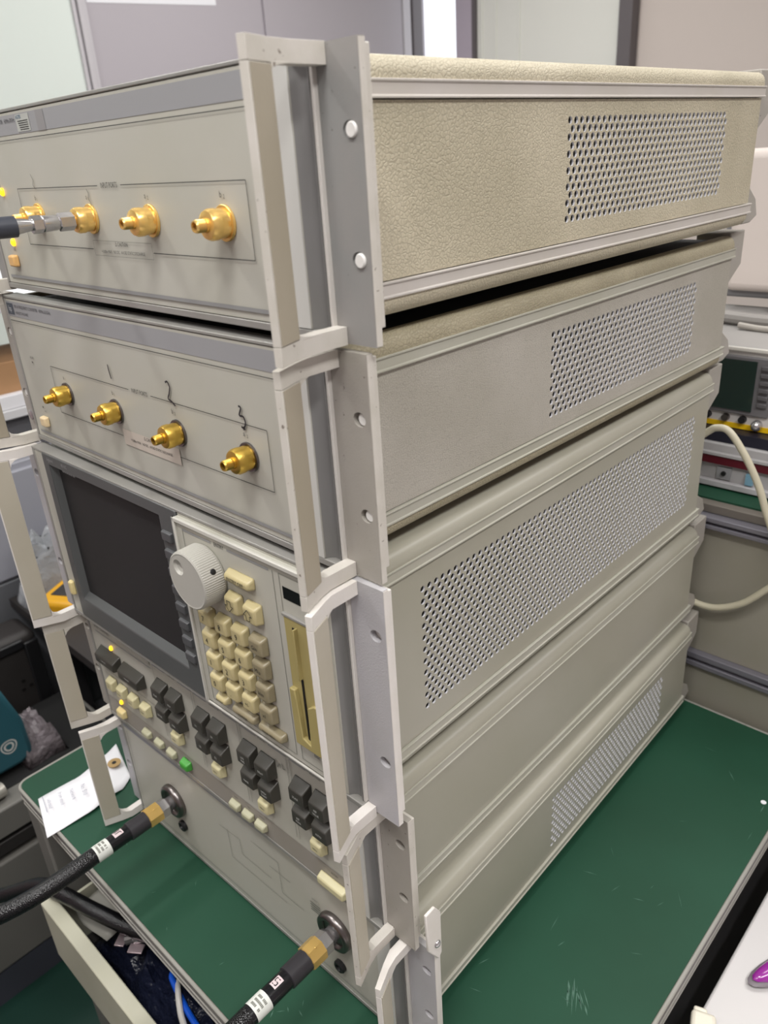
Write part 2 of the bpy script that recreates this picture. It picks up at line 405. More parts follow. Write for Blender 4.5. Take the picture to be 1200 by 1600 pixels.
def unit_shell(k, name, label, covers, sidem, railm, flangem, handlem, perf, zrail=0.0126, railt=0.009):
    h, D = HH[k], DD[k]
    root = empty(name, (W + POSE[k][0], POSE[k][1], ZT[k]), POSE[k][2], label, 'instrument')
    top, bot = covers
    y0 = 0.0145
    r = 0.009 if k < 2 else 0.0108
    zb = -(h - 0.0042)                       # underside of the lower cover
    # rounded top and bottom covers; the two vinyl ones hold a sunk black plate painting the gap's shade
    step = [(-0.0125, -0.0012), (-0.0135, -0.0062)] if k < 2 else []
    P = [(-0.003, -zrail)] + [(0, -zrail)] + arc(-r, -0.001 - r, r, 0, 90) + step + mir(step[::-1] + arc(-r, -0.001 - r, r, 90, 0)) + [(-W, -zrail), (-W + .003, -zrail)]
    MB().prism(P, 'y', y0, D - 0.001).obj('top_cover', top, root, smooth=50)
    if k < 2: MB().box(-W + .0140, -.0140, y0, D - .004, -.0061, -.0050).obj('gap_shade_plate', DARKIN, root)
    zr2 = -(h - 0.0042 - 0.0105)
    P = [(-0.003, zr2)] + [(0, zr2)] + arc(-r, zb + r, r, 0, -90) + mir(arc(-r, zb + r, r, -90, 0)) + [(-W, zr2), (-W + .003, zr2)]
    MB().prism(P, 'y', y0, D - 0.004).obj('bottom_cover', bot, root, smooth=50)
    # side rails with raised lips
    for nm, za in (('top_rail', -zrail - railt), ('bottom_rail', zr2)):
        zc = za + railt
        P = [(-0.004, za), (0.0012, za), (0.0012, za + 0.0012), (0.0003, za + 0.0016), (0.0003, zc - 0.0016), (0.0012, zc - 0.0012), (0.0012, zc), (-0.004, zc)]
        MB().prism(P, 'y', y0, D + 0.003).obj(nm, railm, root, bevel=0.0003)
        MB().prism(mir(P), 'y', y0, D + 0.003).obj(nm, railm, root)
    zp1, zp0 = -zrail - railt - 0.0006, zr2 + railt + 0.0006
    if perf: perforated('perforated_side_panel', root, y0, D - 0.002, zp0, zp1, *perf, sidem, x=-0.0010)
    else: MB().box(-0.0026, -0.0010, y0, D - 0.002, zp0, zp1).obj('side_panel', sidem, root)
    MB().box(-W + 0.001, -W + 0.0026, y0, D - 0.002, zp0, zp1).obj('side_panel', sidem, root)
    MB().box(-W + 0.006, -0.0065, 0.006, D - 0.006, zb + 0.0120, -0.0130).obj('chassis', mat('chassis_grey', (34, 33, 34), 0.6), root)
    MB().box(-W + 0.004, -0.004, D - 0.006, D - 0.001, zr2 - .002, -zrail + .002).obj('rear_panel', FRAME, root)
    # front frame ring, right channel, ridge
    hb = h
    f = MB()
    f.box(-W, 0, 0.0, 0.0140, -0.0024, 0.0); f.box(-W, 0, 0.0, 0.0140, -hb, -hb + 0.0045)
    f.box(-W, -W + 0.004, 0.0, 0.0140, -hb + 0.0045, -0.0024)
    f.obj('front_frame', FRAME, root, bevel=0.0006)
    MB().prism([(-0.0141, 0.001), (-0.0125, 0.0035), (-0.010, 0.0055), (-0.006, 0.0055), (-0.0024, 0.0030), (-0.0024, 0.013), (-0.0141, 0.013)], 'z', -hb + 0.0046, -0.0025).obj('side_channel', CHANNEL, root, smooth=60)
    MB().box(-0.0022, 0.0, 0.0035, 0.0135, -hb + 0.0046, -0.0025).obj('edge_strip', mat('edge_light', (206, 202, 196), 0.4), root, bevel=0.0004)
    # rack flanges with two holes each
    zh = [-0.036, -0.094] if h < 0.16 else [-0.034, -0.134]
    if k >= 3: zh = [-0.027, -0.082]
    for side in (0, 1):
        mb = MB(); X = (lambda x: x) if side == 0 else (lambda x: -W - x)
        FP = lambda u, v, t: (X(u), YF + t, v)
        x0, x1, zt, zbm = 0.0002, 0.0283, 0.0006, -hb - 0.0016
        cuts = [zt]
        for z in zh: cuts += [z + 0.008, z - 0.008]
        cuts.append(zbm)
        for a_, b_ in ((cuts[0], cuts[1]), (cuts[2], cuts[3]), (cuts[4], cuts[5])):
            for t in (0, 0.0046):
                q = [mb.bm.verts.new(FP(*p, t)) for p in ((x0, a_), (x1, a_), (x1, b_), (x0, b_))]; mb.face(q)
        for z in zh:
            xc = 0.0200
            # left filler beside a square hole cell
            for t in (0, 0.0046):
                for (ua, ub) in ((x0, xc - 0.008), (xc + 0.008, x1)):
                    q = [mb.bm.verts.new(FP(*p, t)) for p in ((ua, z + .008), (ub, z + .008), (ub, z - .008), (ua, z - .008))]; mb.face(q)
            cell(mb, xc, z, 0.008, 0.008, 0.0048, 0.0042, FP, 0.0046, n=20)
        for (u0, v0, u1, v1) in ((x0, zt, x1, zt), (x1, zt, x1, zbm), (x1, zbm, x0, zbm), (x0, zbm, x0, zt)):
            mb.face([mb.bm.verts.new(p) for p in (FP(u0, v0, 0), FP(u1, v1, 0), FP(u1, v1, .0046), FP(u0, v0, .0046))])
        fo = mb.obj('rack_flange', flangem, root, smooth=0)
        xs = sorted((X(0.0284), X(0.0287)))
        MB().box(xs[0], xs[1], YF + .0003, YF + .0044, zbm + .0004, zt - .0004).obj('flange_edge', handlem, fo)  # paler plate: worn white edge plus side light put into the colour
        xs = sorted((X(0.0277), X(0.0016)))
        MB().box(xs[0], xs[1], YF + 0.0047, YF + 0.0082, -hb + 0.0075, -0.0016).obj('backing_plate', handlem, root, bevel=0.0005)
        if k < 2:
            for z in zh:
                t_ = (0.0052, 0.0058) if k == 0 else (0.0030, 0.0036)
                MB().lathe([(0, 0.0036), (t_[0], 0.0036), (t_[1], 0.0031)], (X(0.0214), YF + 0.0046, z), (0, -1, 0), 20).obj('hole_plug', mat('plug_white', (232, 230, 226), 0.4), root)
        # handle: two legs flaring outward to an upright grip
        hz0, hz1 = -hb - 0.0022, 0.0008
        if k == 2: hz0 = -hb - 0.0056
        leg = [(0.0075, YF - 0.0002), (0.0075, -0.0150), (0.0096, -0.0265), (0.0160, -0.0432), (0.0118, -0.0446), (0.0036, -0.0262), (-0.0004, -0.0135), (-0.0004, YF - 0.0002)]
        bar = [(0.0096, -0.0265), (0.0160, -0.0432), (0.0118, -0.0446), (0.0040, -0.0268)]
        dv = (-.0015, .0025, .0045, .0020, .0012)[k]                # how far each grip stands out differs a little
        sh = lambda p: (p[0], p[1] + (dv if p[1] < -.02 else 0))
        leg, bar = [sh(p) for p in leg], [sh(p) for p in bar]
        lg, br = ([(X(x), y) for x, y in leg], [(X(x), y) for x, y in bar])
        hd = MB().prism(br, 'z', hz0 + 0.0098, hz1 - 0.0098); hd.prism(lg, 'z', hz1 - 0.0095, hz1); hd.prism(lg, 'z', hz0, hz0 + 0.0095)
        fl = (0.0025, 0.0055, 0.0085, 0.0085, 0.0085)[k]                                   # rounded fillets where the grip meets the legs
        for zc, sg in ((hz1 - 0.0090, -1), (hz0 + 0.0090, 1)):
            st = [(0.0075, -0.0150, -0.0002, -0.0142, 0.0), (0.0084, -0.0195, 0.0012, -0.0190, 0.18), (0.0091, -0.0235, 0.0025, -0.0232, 0.5), (0.0095, -0.0262, 0.0038, -0.0264, 1.0)]
            rw = []
            for (xa, ya, xb, yb, f_) in st:
                ya += dv * f_; yb += dv * f_
                rw.append([hd.bm.verts.new(p) for p in ((X(xa), ya, zc), (X(xb), yb, zc), (X(xb), yb, zc + sg * fl * f_ + sg * 0.0003), (X(xa), ya, zc + sg * fl * f_ + sg * 0.0003))])
            for i in range(len(rw) - 1):
                for j in range(4): hd.face([rw[i][j], rw[i][(j + 1) % 4], rw[i + 1][(j + 1) % 4], rw[i + 1][j]])
            hd.face(rw[0]); hd.face(rw[-1])
        ho = hd.obj('handle', handlem, root, bevel=0.0008)
        for (pa, pb, sgn) in (((0.0096, -0.0265), (0.0160, -0.0432), 1), ((0.0040, -0.0268), (0.0118, -0.0446), -1)):
            a_, b_ = Vector(sh(pa)), Vector(sh(pb)); d = (b_ - a_).normalized(); n = Vector((-d.y, d.x))
            if n.x * sgn < 0: n = -n
            p0, p1 = a_ + d * 0.0003, b_ - d * 0.0012
            ins = [p0 + n * 0.0001, p1 + n * 0.0001, p1 + n * 0.0006, p0 + n * 0.0006]
            MB().prism([(X(p.x), p.y) for p in ins], 'z', hz0 + 0.0102, hz1 - 0.0102).obj('grip_insert', GRIP if k < 2 else GRIP2, ho)
    # rear standoff feet
    for xa, xb in ((-0.040, -0.0045), (-W + 0.0045, -W + 0.040)):
        MB().prism([(D, 0.0015), (D + 0.034, 0.0015), (D + 0.034, -0.032), (D, -0.052)], 'x', xa, xb).obj('rear_foot', FLANGE, root, bevel=0.0012)
        MB().prism([(D, -hb + 0.042), (D + 0.026, -hb + 0.026), (D + 0.034, -hb + 0.010), (D + 0.018, -hb + 0.0045), (D, -hb + 0.0045)], 'x', xa, xb).obj('rear_foot', FLANGE, root, bevel=0.0012)
    if k < 4:      # low feet that carry the unit on the one below
        gap = ZT[k] + zb - (ZT[k + 1] - 0.001)
        for xx in (-0.06, -W + 0.06):
            for yy in (0.08, D - 0.08):
                MB().lathe([(0, 0.012), (gap, 0.012)], (xx, yy, zb), (0, 0, -1), 16).obj('foot', BLACK, root)
    return root

def frame_post(root, h):
    MB().box(-.0345, -.0142, -.0002, .0005, -h + .0049, -.0028).obj('frame_post', mat('post_light', (196, 195, 190), 0.38), root, bevel=.0002)
def front_plate(root, h, M=PANEL, x0=-W + 0.0042, x1=-0.0142, z0=None, z1=-0.0027):
    return MB().box(x0, x1, 0.0006, 0.0125, z0 if z0 is not None else -h + 0.0048, z1).obj('front_panel', M, root, bevel=0.0004)

def input_port(root, x, z, mainM, flangeM, flat=True):
    body = MB().lathe([(0, 0.0078), (0.0022, 0.0078), (0.0024, 0.0082), (0.0070, 0.0082), (0.0072, 0.0086), (0.0108, 0.0086), (0.0128, 0.0076), (0.0134, 0.0056), (0.0134, 0.0044)],
                      (0, 0, 0), n=32, clamp={2: 0.0070, 3: 0.0070}).obj('input_port', mainM, root, loc=(x, 0.0004, z), smooth=40)
    MB().lathe([(0, 0.0100), (0.0011, 0.0100), (0.0014, 0.0096), (0.0014, 0.006)], n=36).obj('port_flange', flangeM, body)
    pr = [(0.0132, 0.0040), (0.0146, 0.0040)]
    t = 0.0146
    while t < 0.0196:
        pr += [(t, 0.0033), (t + 0.0003, 0.0036), (t + 0.0006, 0.0033)]; t += 0.0006
    pr += [(0.0205, 0.0033), (0.0209, 0.0031), (0.0209, 0.0024), (0.0150, 0.0022)]
    MB().lathe(pr, n=24, cap=True).obj('coax_thread', mainM, body, smooth=50)
    MB().lathe([(0.0150, 0.0021), (0.0155, 0.0021)], n=16).obj('bore', HOLE, body)
    return body

def lamp(root, x, z): return MB().sphere((0, 0, 0), 0.0024, 0.0022, 0.0032, LED).obj('indicator_lamp', LED, root, loc=(x, -0.0004, z))
KM = {}
def key(root, x, z, w_, h_, d, M, taper=0.0012, name='key', bev=0.0014, label=None, skew=0):
    q = (w_, h_, d, M.name, taper)
    if q not in KM:
        mb = MB(); a, c = w_ / 2, h_ / 2; t = taper
        lo = [mb.bm.verts.new(p) for p in ((-a, 0, -c), (a, 0, -c), (a, 0, c), (-a, 0, c))]
        tt = .0062 if M is KEYD else t * 1.8
        hi = [mb.bm.verts.new(p) for p in ((-a + t, -d, -c + t), (a - t, -d, -c + t), (a - t, -d, c - tt), (-a + t, -d, c - tt))]
        mb.face(lo[::-1]); mb.face(hi)
        for i in range(4): mb.face([lo[i], lo[(i + 1) % 4], hi[(i + 1) % 4], hi[i]])
        o = mb.obj(name, M, root, bevel=bev, seg=3, smooth=60, loc=(x, 0.0004, z)); KM[q] = o
    else: o = copyobj(KM[q], root, (x, 0.0004, z)); o.name = name
    if label: o['label'] = label
    return o

# ---------------------------------------------------------------- unit 1: worn olive converter on top
mm = 0.001
def box_print(P, x0, z0, x1, z1, gap, capgap, r=0.002):
    """outline with a gap for its title on top and one for the caution label below"""
    P.poly([(gap[0], z1), (x0, z1), (x0, z0), (capgap[0], z0)], 0.0005, INK); P.poly([(gap[1], z1), (x1, z1), (x1, z0), (capgap[1], z0)], 0.0005, INK)

def converter_print(root, k, names, title, sub):
    P = Print()
    P.rect(-W + .0046, -.0178, -.0350, -.0046, BAND, y=0.00035)
    P.line(-.418, -.0212, -.0350, -.0212, .0005, INK)
    P.line(-.418, -.0212, -.418, -.120, .0004, FAINT)
    P.rect(-.4135, -.1252, -.0350, -.1228, STRIPE)
    box_print(P, -.3565, -.0965, -.0565, -.0553, (-.2235, -.1920), (-.2475, -.1650))
    P.text('INPUT PORTS', -.2078, -.0553, .0048, INK, sx=.78)
    P.text('\u25b3 CAUTION', -.2060, -.0925, .0038, INK, sx=.8)
    P.text('+10dBm MAX   NO DC   AVOID STATIC DISCHARGE', -.2060, -.0978, .0030, INK, sx=.86)
    for n, (x, s_) in names.items():
        P.text(n, x, -.0622, .0050, INK, sx=.9); P.text(s_, x + .0026, -.0634, .0034, INK)
    P.text('ACTIVE', -.3925, -.0525, .0028, INK)
    P.text('LINE', -.3915, -.1020, .0026, INK)
    P.text(title, -.4035 if k else -.402, -.0085, .0040, mat('title_ink', (70, 70, 74), 0.5), 'LEFT', .8, y=0.0001)
    P.text(sub, -.4035 if k else -.402, -.0140, .0034, mat('title_ink', (70, 70, 74), 0.5), 'LEFT', .8, y=0.0001)
    return P

u1 = unit_shell(0, 'frequency_converter', 'olive vinyl instrument with four gold ports, topmost unit of the stack', (OLIVE, OLIVE), OLIVE, RAIL1, FLANGE1, HANDLE,
                (.2248, .4680, -.0955, -.0345, 34, 13, .00245))
front_plate(u1, HH[0]); frame_post(u1, HH[0])
P = converter_print(u1, 0, {'b': (-.327, '1'), 'a': (-.243, '1'), 'a ': (-.163, '2'), 'b ': (-.081, '2')}, '8511B FREQUENCY CONVERTER   45MHz-50GHz', 'HEWLETT-PACKARD')
P.rect(-.331, -.0168, -.308, -.0054, mat('sticker_grey', (176, 178, 172), 0.5), y=0.00015)
P.text('AGITEK', -.3300, -.0072, .0034, BLUEINK, 'LEFT', .8, y=0.0)
for i in range(5): P.line(-.328 + .0006 * i, -.0098 - .0014 * i, -.3105, -.0098 - .0014 * i, .0005, INK, y=0.0)
P.rect(-.296, -.0178, -.283, -.0048, mat('band_patch', (142, 140, 140), 0.55), y=0.00015)
P.poly([(-.3265, -.0455), (-.3235, -.0500), (-.3260, -.0530), (-.3228, -.0560)], .0007, FAINT)
P.poly([(-.2405, -.0570), (-.2385, -.0600), (-.2400, -.0630), (-.2375, -.0665), (-.2368, -.0700)], .0008, FAINT)
for xa in ((-.246, -.0906, -.166, -.0906), (-.246, -.1006, -.166, -.1006), (-.246, -.0906, -.246, -.1006), (-.166, -.0906, -.166, -.1006)): P.line(*xa, .0003, FAINT)
P.build('printed_lettering', u1)
for x, z in ((-.081, -.0772), (-.1617, -.0768), (-.2421, -.0764), (-.3273, -.0757)): input_port(u1, x, z, GOLD, GOLD)
lamp(u1, -.388, -.0572); lamp(u1, -.3905, -.0960)
key(u1, -.3945, -.1108, .0118, .0098, .0050, mat('amber_key', (222, 176, 112), 0.4), .0004, 'line_switch', label='amber line switch')

# ---------------------------------------------------------------- unit 2
u2 = unit_shell(1, 'frequency_converter', 'grey instrument with handwritten 1 2 3 above its brass ports, second unit from the top', (OLIVE2, OLIVE2), GREYVIN, RAIL, FLANGE, HANDLE,
                (.2290, .4725, -.0975, -.0355, 34, 13, .00245))
front_plate(u2, HH[1]); frame_post(u2, HH[1])
P = converter_print(u2, 1, {'a': (-.335, '1'), 'b': (-.251, '1'), 'b ': (-.1645, '2'), 'a ': (-.0805, '2')}, '8511A FREQUENCY CONVERTER   45MHz-26.5GHz', 'HEWLETT-PACKARD')
P.rect(-.4200, -.0160, -.4065, -.0062, HP, y=0.0001); P.text('hp', -.4132, -.0110, .0070, mat('emblem_light', (196, 200, 200), 0.5), sx=.9, y=-.0001)
P.rect(-.2470, -.1035, -.1655, -.0905, mat('pinkish_sticker', (196, 186, 174), 0.5), y=0.0)
P.fill([(-.3935 + .001 * math.cos(a * .785), -.0565 + .001 * math.sin(a * .785)) for a in range(8)], INK)
P.fill([(-.3950 + .001 * math.cos(a * .785), -.0985 + .001 * math.sin(a * .785)) for a in range(8)], INK)
P.build('printed_lettering', u2)
def stroke(root, pts, wd=.0014):
    mb = MB(); Q = [Vector((x, 0, z)) for x, z in pts]; Q = spline(Q, 6); L_, R_ = [], []
    for i, p in enumerate(Q):
        t = (Q[min(i + 1, len(Q) - 1)] - Q[max(i - 1, 0)]).normalized(); n = Vector((-t.z, 0, t.x)) * wd / 2
        L_.append(mb.bm.verts.new(p + n + Vector((0, -.0005, 0)))); R_.append(mb.bm.verts.new(p - n + Vector((0, -.0005, 0))))
    for i in range(len(Q) - 1): mb.face([L_[i], L_[i + 1], R_[i + 1], R_[i]])
    return mb.obj('handwritten_numeral', MARKER, root, smooth=0)
stroke(u2, [(-.2488, -.0395), (-.2484, -.0450), (-.2472, -.0505)])
stroke(u2, [(-.1675, -.0415), (-.1645, -.0405), (-.1625, -.0440), (-.1645, -.0490), (-.1670, -.0530), (-.1630, -.0545), (-.1590, -.0570)])
stroke(u2, [(-.0830, -.0440), (-.0805, -.0450), (-.0830, -.0500), (-.0790, -.0505), (-.0775, -.0545), (-.0800, -.0580), (-.0825, -.0575)])
stroke(u2, [(-.0810, -.0585), (-.0785, -.0580)], .0022)
for x, z in ((-.0796, -.0776), (-.1623, -.0778), (-.2511, -.0774), (-.3347, -.0768)): input_port(u2, x, z, BRASS, DSTEEL)
key(u2, -.3945, -.1118, .0110, .0098, .0050, mat('pale_amber_key', (222, 200, 160), 0.4), .0004, 'line_switch', label='cream line switch')
MB().lathe([(0, .0050), (.002, .0050), (.003, .003)], (-W - .0145, YF - .0002, -.1150)).obj('flange_screw', STEEL, u2)

# ---------------------------------------------------------------- unit 3: display
u3 = unit_shell(2, 'display_unit', 'tall grey instrument with dark screen, big knob and beige keypad, middle of the stack', (SMOOTH, SMOOTH), SMOOTH, RAIL, FLANGE3, HANDLE2,
                (.0745, .5190, -.1405, -.0405, 61, 21, .00245))
h = HH[2]
# panel left post + right part
MB().box(-W + .0042, -.4030, .0006, .0125, -h + .0048, -.0027).obj('front_panel', PANEL, u3, bevel=.0004)
MB().box(-.1790, -.0142, .0006, .0125, -h + .0048, -.0027).obj('front_panel', PANEL, u3, bevel=.0004)
# bezel with sloping opening
bz = MB(); x0, x1, z0, z1 = -.4028, -.1795, -.1800, -.0016
ox0, ox1, oz0, oz1 = -.3920, -.2010, -.1540, -.0080
V = lambda x, y, z: bz.bm.verts.new((x, y, z))
def ringq(a, b):
    for i in range(4): bz.face([a[i], a[(i + 1) % 4], b[(i + 1) % 4], b[i]])
R0 = [V(x0, .012, z0), V(x1, .012, z0), V(x1, .012, z1), V(x0, .012, z1)]
R1 = [V(x0, -.0010, z0), V(x1, -.0010, z0), V(x1, -.0010, z1), V(x0, -.0010, z1)]
R2 = [V(-.3915, -.0010, -.1570), V(-.2050, -.0010, -.1570), V(-.2050, -.0010, -.0115), V(-.3915, -.0010, -.0115)]
R3 = [V(-.3885, .0070, -.1500), V(-.2075, .0070, -.1500), V(-.2075, .0070, -.0135), V(-.3885, .0070, -.0135)]
ringq(R0, R1); ringq(R1, R2); ringq(R2, R3)
bezel = bz.obj('screen_bezel', BEZEL, u3, bevel=.0008)
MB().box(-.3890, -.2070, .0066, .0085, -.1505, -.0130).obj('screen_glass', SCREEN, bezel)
for i in range(8):
    z = -.0270 - i * .0162
    key(bezel, -.1955, z, .0140, .0092, .0040, KEYS, .0006, 'soft_key', .0008)
P = Print()
P.text('Agilent', -.3930, -.0060, .0050, GREYINK, 'LEFT', .9, y=-.0014); P.text('8510C', -.3640, -.0060, .0044, GREYINK, 'LEFT', .9, y=-.0014)
P.text('NETWORK ANALYZER', -.3640, -.0115, .0026, GREYINK, 'LEFT', .9, y=-.0014)
P.build('brand_lettering', bezel)
# raised entry panel
ep = MB(); ep.prism([(-.1785, -.0045), (-.0170, -.0045), (-.0170, -.1745), (-.1785, -.1745)], 'y', -.0030, .0010)
ent = ep.obj('entry_panel', PANEL, u3, bevel=.0008)
rim = MB()
rim.box(-.1795, -.1765, -.0052, -.0028, -.1750, -.0040); rim.box(-.1795, -.0170, -.0052, -.0028, -.0075, -.0040); rim.box(-.1795, -.0170, -.0046, -.0028, -.1765, -.1745)
rim.obj('entry_rim', mat('rim_light', (196, 194, 186), 0.4), ent, bevel=.0006)
P = Print(); y = -.0033
P.rect(-.1690, -.0135, -.1330, -.0118, STRIPE, y); P.rect(-.1140, -.0135, -.0680, -.0118, STRIPE, y); P.text('ENTRY', -.1235, -.0127, .0046, INK, y=y)
P.poly([(-.1690, -.0118), (-.1690, -.1690), (-.0640, -.1690), (-.0640, -.0118)], .0005, FAINT, y)
P.poly([(-.0575, -.1690), (-.0575, -.0118), (-.0200, -.0118)], .0005, FAINT, y); P.line(-.0575, -.1690, -.0200, -.1690, .0005, FAINT, y)
P.rect(-.0550, -.0300, -.0360, -.0205, mat('smoked_window', (24, 24, 26), 0.15), y)
P.text('DISC', -.0400, -.1580, .0036, INK, y=y)
P.build('printed_lettering', ent)
e2 = empty_off = -.0030
def ekey(x, z, w_, h_, d, M, legend=None, size=.0062, ink=INK, name='key', sx=.85, taper=.0016, label=None):
    o = key(u3, x, z, w_, h_, d, M, taper, name, .0018, label); o.location.y = -.0028
    if legend:
        P = Print(); P.text(legend, 0, -.0006, size, ink, y=-d - .0003, sx=sx); P.build('legend', o)
    return o
cx = (-.1490, -.1283, -.1076, -.0866); rz = (-.0790, -.0990, -.1194, -.1398)
for r_, row in enumerate((('7', '8', '9', 'G/n'), ('4', '5', '6', 'M/\u00b5'), ('1', '2', '3', 'k/m'), ('0', '.', '+/-', 'x1'))):
    for c_, t in enumerate(row):
        ekey(cx[c_] - .0015, rz[r_] - .0008, .0170, .0170, .0075, KEYT if c_ == 3 else KEYB, t, .0070 if len(t) == 1 else .0050)
ekey(-.1000, -.0305, .0300, .0100, .0070, KEYB, 'ENTRY OFF', .0044)
for x, up in ((-.1105, False), (-.0890, True)):
    o = ekey(x, -.0535, .0170, .0170, .0075, KEYB); sgn = 1 if up else -1
    P = Print(); P.poly([(-.0045, 0), (0, .0048 * sgn), (.0045, 0), (.0020, 0), (.0020, -.0040 * sgn), (-.0020, -.0040 * sgn), (-.0020, 0), (-.0045, 0)], .0006, INK, -.0083); P.build('arrow_legend', o)
ekey(-.1490, -.1575, .0158, .0090, .0070, KEYB, 'BACKSP', .0030)
ekey(-.1200, -.1580, .0300, .0092, .0070, KEYT, '= MARKER', .0036)
ekey(-.0870, -.1580, .0300, .0092, .0070, KEYT, 'PRIOR MENU', .0032)
# knob
kb = MB(); n = 160
prof = [(0, .0225, 0), (.001, .0230, 0), (.0020, .0232, 1), (.0165, .0228, 1), (.0180, .0226, 0), (.0188, .0216, 0), (.0186, .0206, 0)]
rings = []
for (t, r, kn) in prof:
    rings.append([kb.bm.verts.new(((r + (0.0004 if kn and j % 2 else 0)) * math.cos(2 * math.pi * j / n), -t, (r + (0.0004 if kn and j % 2 else 0)) * math.sin(2 * math.pi * j / n))) for j in range(n)])
for i in range(len(rings) - 1):
    for j in range(n): kb.face([rings[i][j], rings[i][(j + 1) % n], rings[i + 1][(j + 1) % n], rings[i + 1][j]])
kb.face(rings[0])
# knob face with a finger dimple
dx, dz, dr = -.0085, .0090, .0062
face_c = []
fr = [kb.bm.verts.new((.0206 * math.cos(2 * math.pi * j / n), -.0186, .0206 * math.sin(2 * math.pi * j / n))) for j in range(n)]
d0 = [kb.bm.verts.new((dx + dr * math.cos(2 * math.pi * j / n), -.0186, dz + dr * math.sin(2 * math.pi * j / n))) for j in range(n)]
d1 = [kb.bm.verts.new((dx + dr * .75 * math.cos(2 * math.pi * j / n), -.0166, dz + dr * .75 * math.sin(2 * math.pi * j / n))) for j in range(n)]
d2 = [kb.bm.verts.new((dx + dr * .35 * math.cos(2 * math.pi * j / n), -.0156, dz + dr * .35 * math.sin(2 * math.pi * j / n))) for j in range(n)]
for a_, b_ in ((rings[-1], fr), (fr, d0), (d0, d1), (d1, d2)):
    for j in range(n): kb.face([a_[j], a_[(j + 1) % n], b_[(j + 1) % n], b_[j]])
kb.face(d2)
knob = kb.obj('rotary_knob', KNOB, u3, smooth=18, loc=(-.1425, -.0035, -.0395))
MB().lathe([(-.002, .0022), (.0005, .0022), (.0008, .0012)], (.0205, -.0085, .0105), (.89, 0, .456), 14).obj('set_screw', BLACK, knob)
# floppy drive
fd = MB().box(-.0560, -.0172, -.0050, .0, -.1500, -.0430).obj('disk_drive', DISK, u3, bevel=.0008)
MB().box(-.0573, -.0172, -.0056, -.0028, -.0430, -.0405).obj('drive_hood', FRAME, fd, bevel=.0006)
MB().box(-.0475, -.0440, -.0054, -.0046, -.0880, -.0490).obj('disk_slot', HOLE, fd)
MB().box(-.0440, -.0425, -.0085, -.0040, -.0890, -.0480).obj('slot_lip', DISK, fd, bevel=.0005)
MB().box(-.0445, -.0425, -.0056, -.0046, -.1460, -.0900).obj('door_gap', HOLE, fd)
MB().prism([(-.0555, -.1000), (-.0500, -.1000), (-.0490, -.1090), (-.0470, -.1410), (-.0390, -.1440), (-.0380, -.1100), (-.0310, -.1050), (-.0200, -.1050), (-.0200, -.1490), (-.0555, -.1490)], 'y', -.0085, -.0045).obj('disk_lever', DISK, fd, bevel=.0007)
o = key(u3, -.4110, -.1500, .0075, .0160, .0045, mat('cream_switch', (226, 208, 150), 0.4), .0006, 'line_switch', label='cream line switch'); 

# ---------------------------------------------------------------- unit 4: key rows
u4 = unit_shell(3, 'keypad_unit', 'grey instrument with rows of dark keys and one green key, fourth from the top', (SMOOTH, SMOOTH), SMOOTH, RAIL, FLANGE, HANDLE, None)
h = HH[3]
front_plate(u4, h); MB().box(-.0300, -.0142, -.0002, .0005, -h + .0049, -.0028).obj('frame_post', MATS['post_light'], u4)
P = Print()
P.rect(-W + .0050, -h + .0052, -.0302, -.1035, STRIP, y=.00025)
segs = [(-.4160, -.3000, 'MENUS', 'hd'), (-.2960, -.2310, 'STIMULUS', ''), (-.2270, -.1620, 'PARAMETER', ''), (-.1580, -.0970, 'FORMAT', ''), (-.0930, -.0310, 'RESPONSE', '')]
for (a, b_, t, _) in segs[1:]:
    m_ = (a + b_) / 2; lw = len(t) * .0014
    P.rect(a, -.0082, m_ - lw, -.0066, STRIPE); P.rect(m_ + lw, -.0082, b_, -.0066, STRIPE)
    P.text(t, m_, -.0074, .0034, INK, sx=.8)
    P.poly([(a, -.0082), (a, -.0960)], .0005, FAINT); P.poly([(b_, -.0082), (b_, -.0960)], .0005, FAINT)
P.text('85102  CHANNEL', -.4100, -.0085, .0050, INK, 'LEFT', .8); P.rect(-.4100, -.0150, -.3010, -.0140, STRIPE)
P.rect(-.3640, -.0116, -.3020, -.0060, mat('pale_bar', (168, 166, 156), 0.5)); P.rect(-.4080, -.0640, -.3020, -.0632, STRIPE)
P.text('LINE', -.3900, -.1060, .0026, INK)
for (t, x) in (('LOCAL', -.3380), ('SAVE', -.3145), ('RECALL', -.2910), ('PRESET', -.2650), ('COPY', -.1850), ('DISC', -.1655), ('SYSTEM', -.1470), ('RESTART', -.0520)):
    P.text(t, x, -.1080, .0026, INK)
P.poly([(-.1115, -.0180), (-.1100, -.0260), (-.1075, -.0210), (-.1060, -.0250)], .0009, FAINT); P.poly([(-.1040, -.0190), (-.1030, -.0240), (-.1000, -.0230)], .0009, FAINT)
P.build('printed_lettering', u4)
def dkey(x, z, w_, h_, legend, M=KEYD, d=.0100, ink=WHITEINK, taper=.0014, label=None, name='key', size=.0028):
    o = key(u4, x, z, w_, h_, d, M, taper, name, .0010 if M is KEYD else .0014, label)
    if legend:
        L_ = legend.split('\n'); P = Print()
        for i, t in enumerate(L_): P.text(t, 0, (-.0026 if M is KEYD else -.0008) - (i - (len(L_) - 1) / 2) * size * 1.15, size, ink, y=-d - .0003, sx=.75)
        P.build('legend', o)
    return o
dkey(-.3860, -.0390, .0400, .0170, 'CHANNEL\n1'); dkey(-.3395, -.0400, .0400, .0170, 'CHANNEL\n2')
for x, t in ((-.3955, 'CAL'), (-.3735, 'DOMAIN'), (-.3505, 'DISPLAY'), (-.3270, 'MARKER')): dkey(x, -.0770, .0155, .0155, t, KEYC, .0075, INK, .0016, size=.0024)
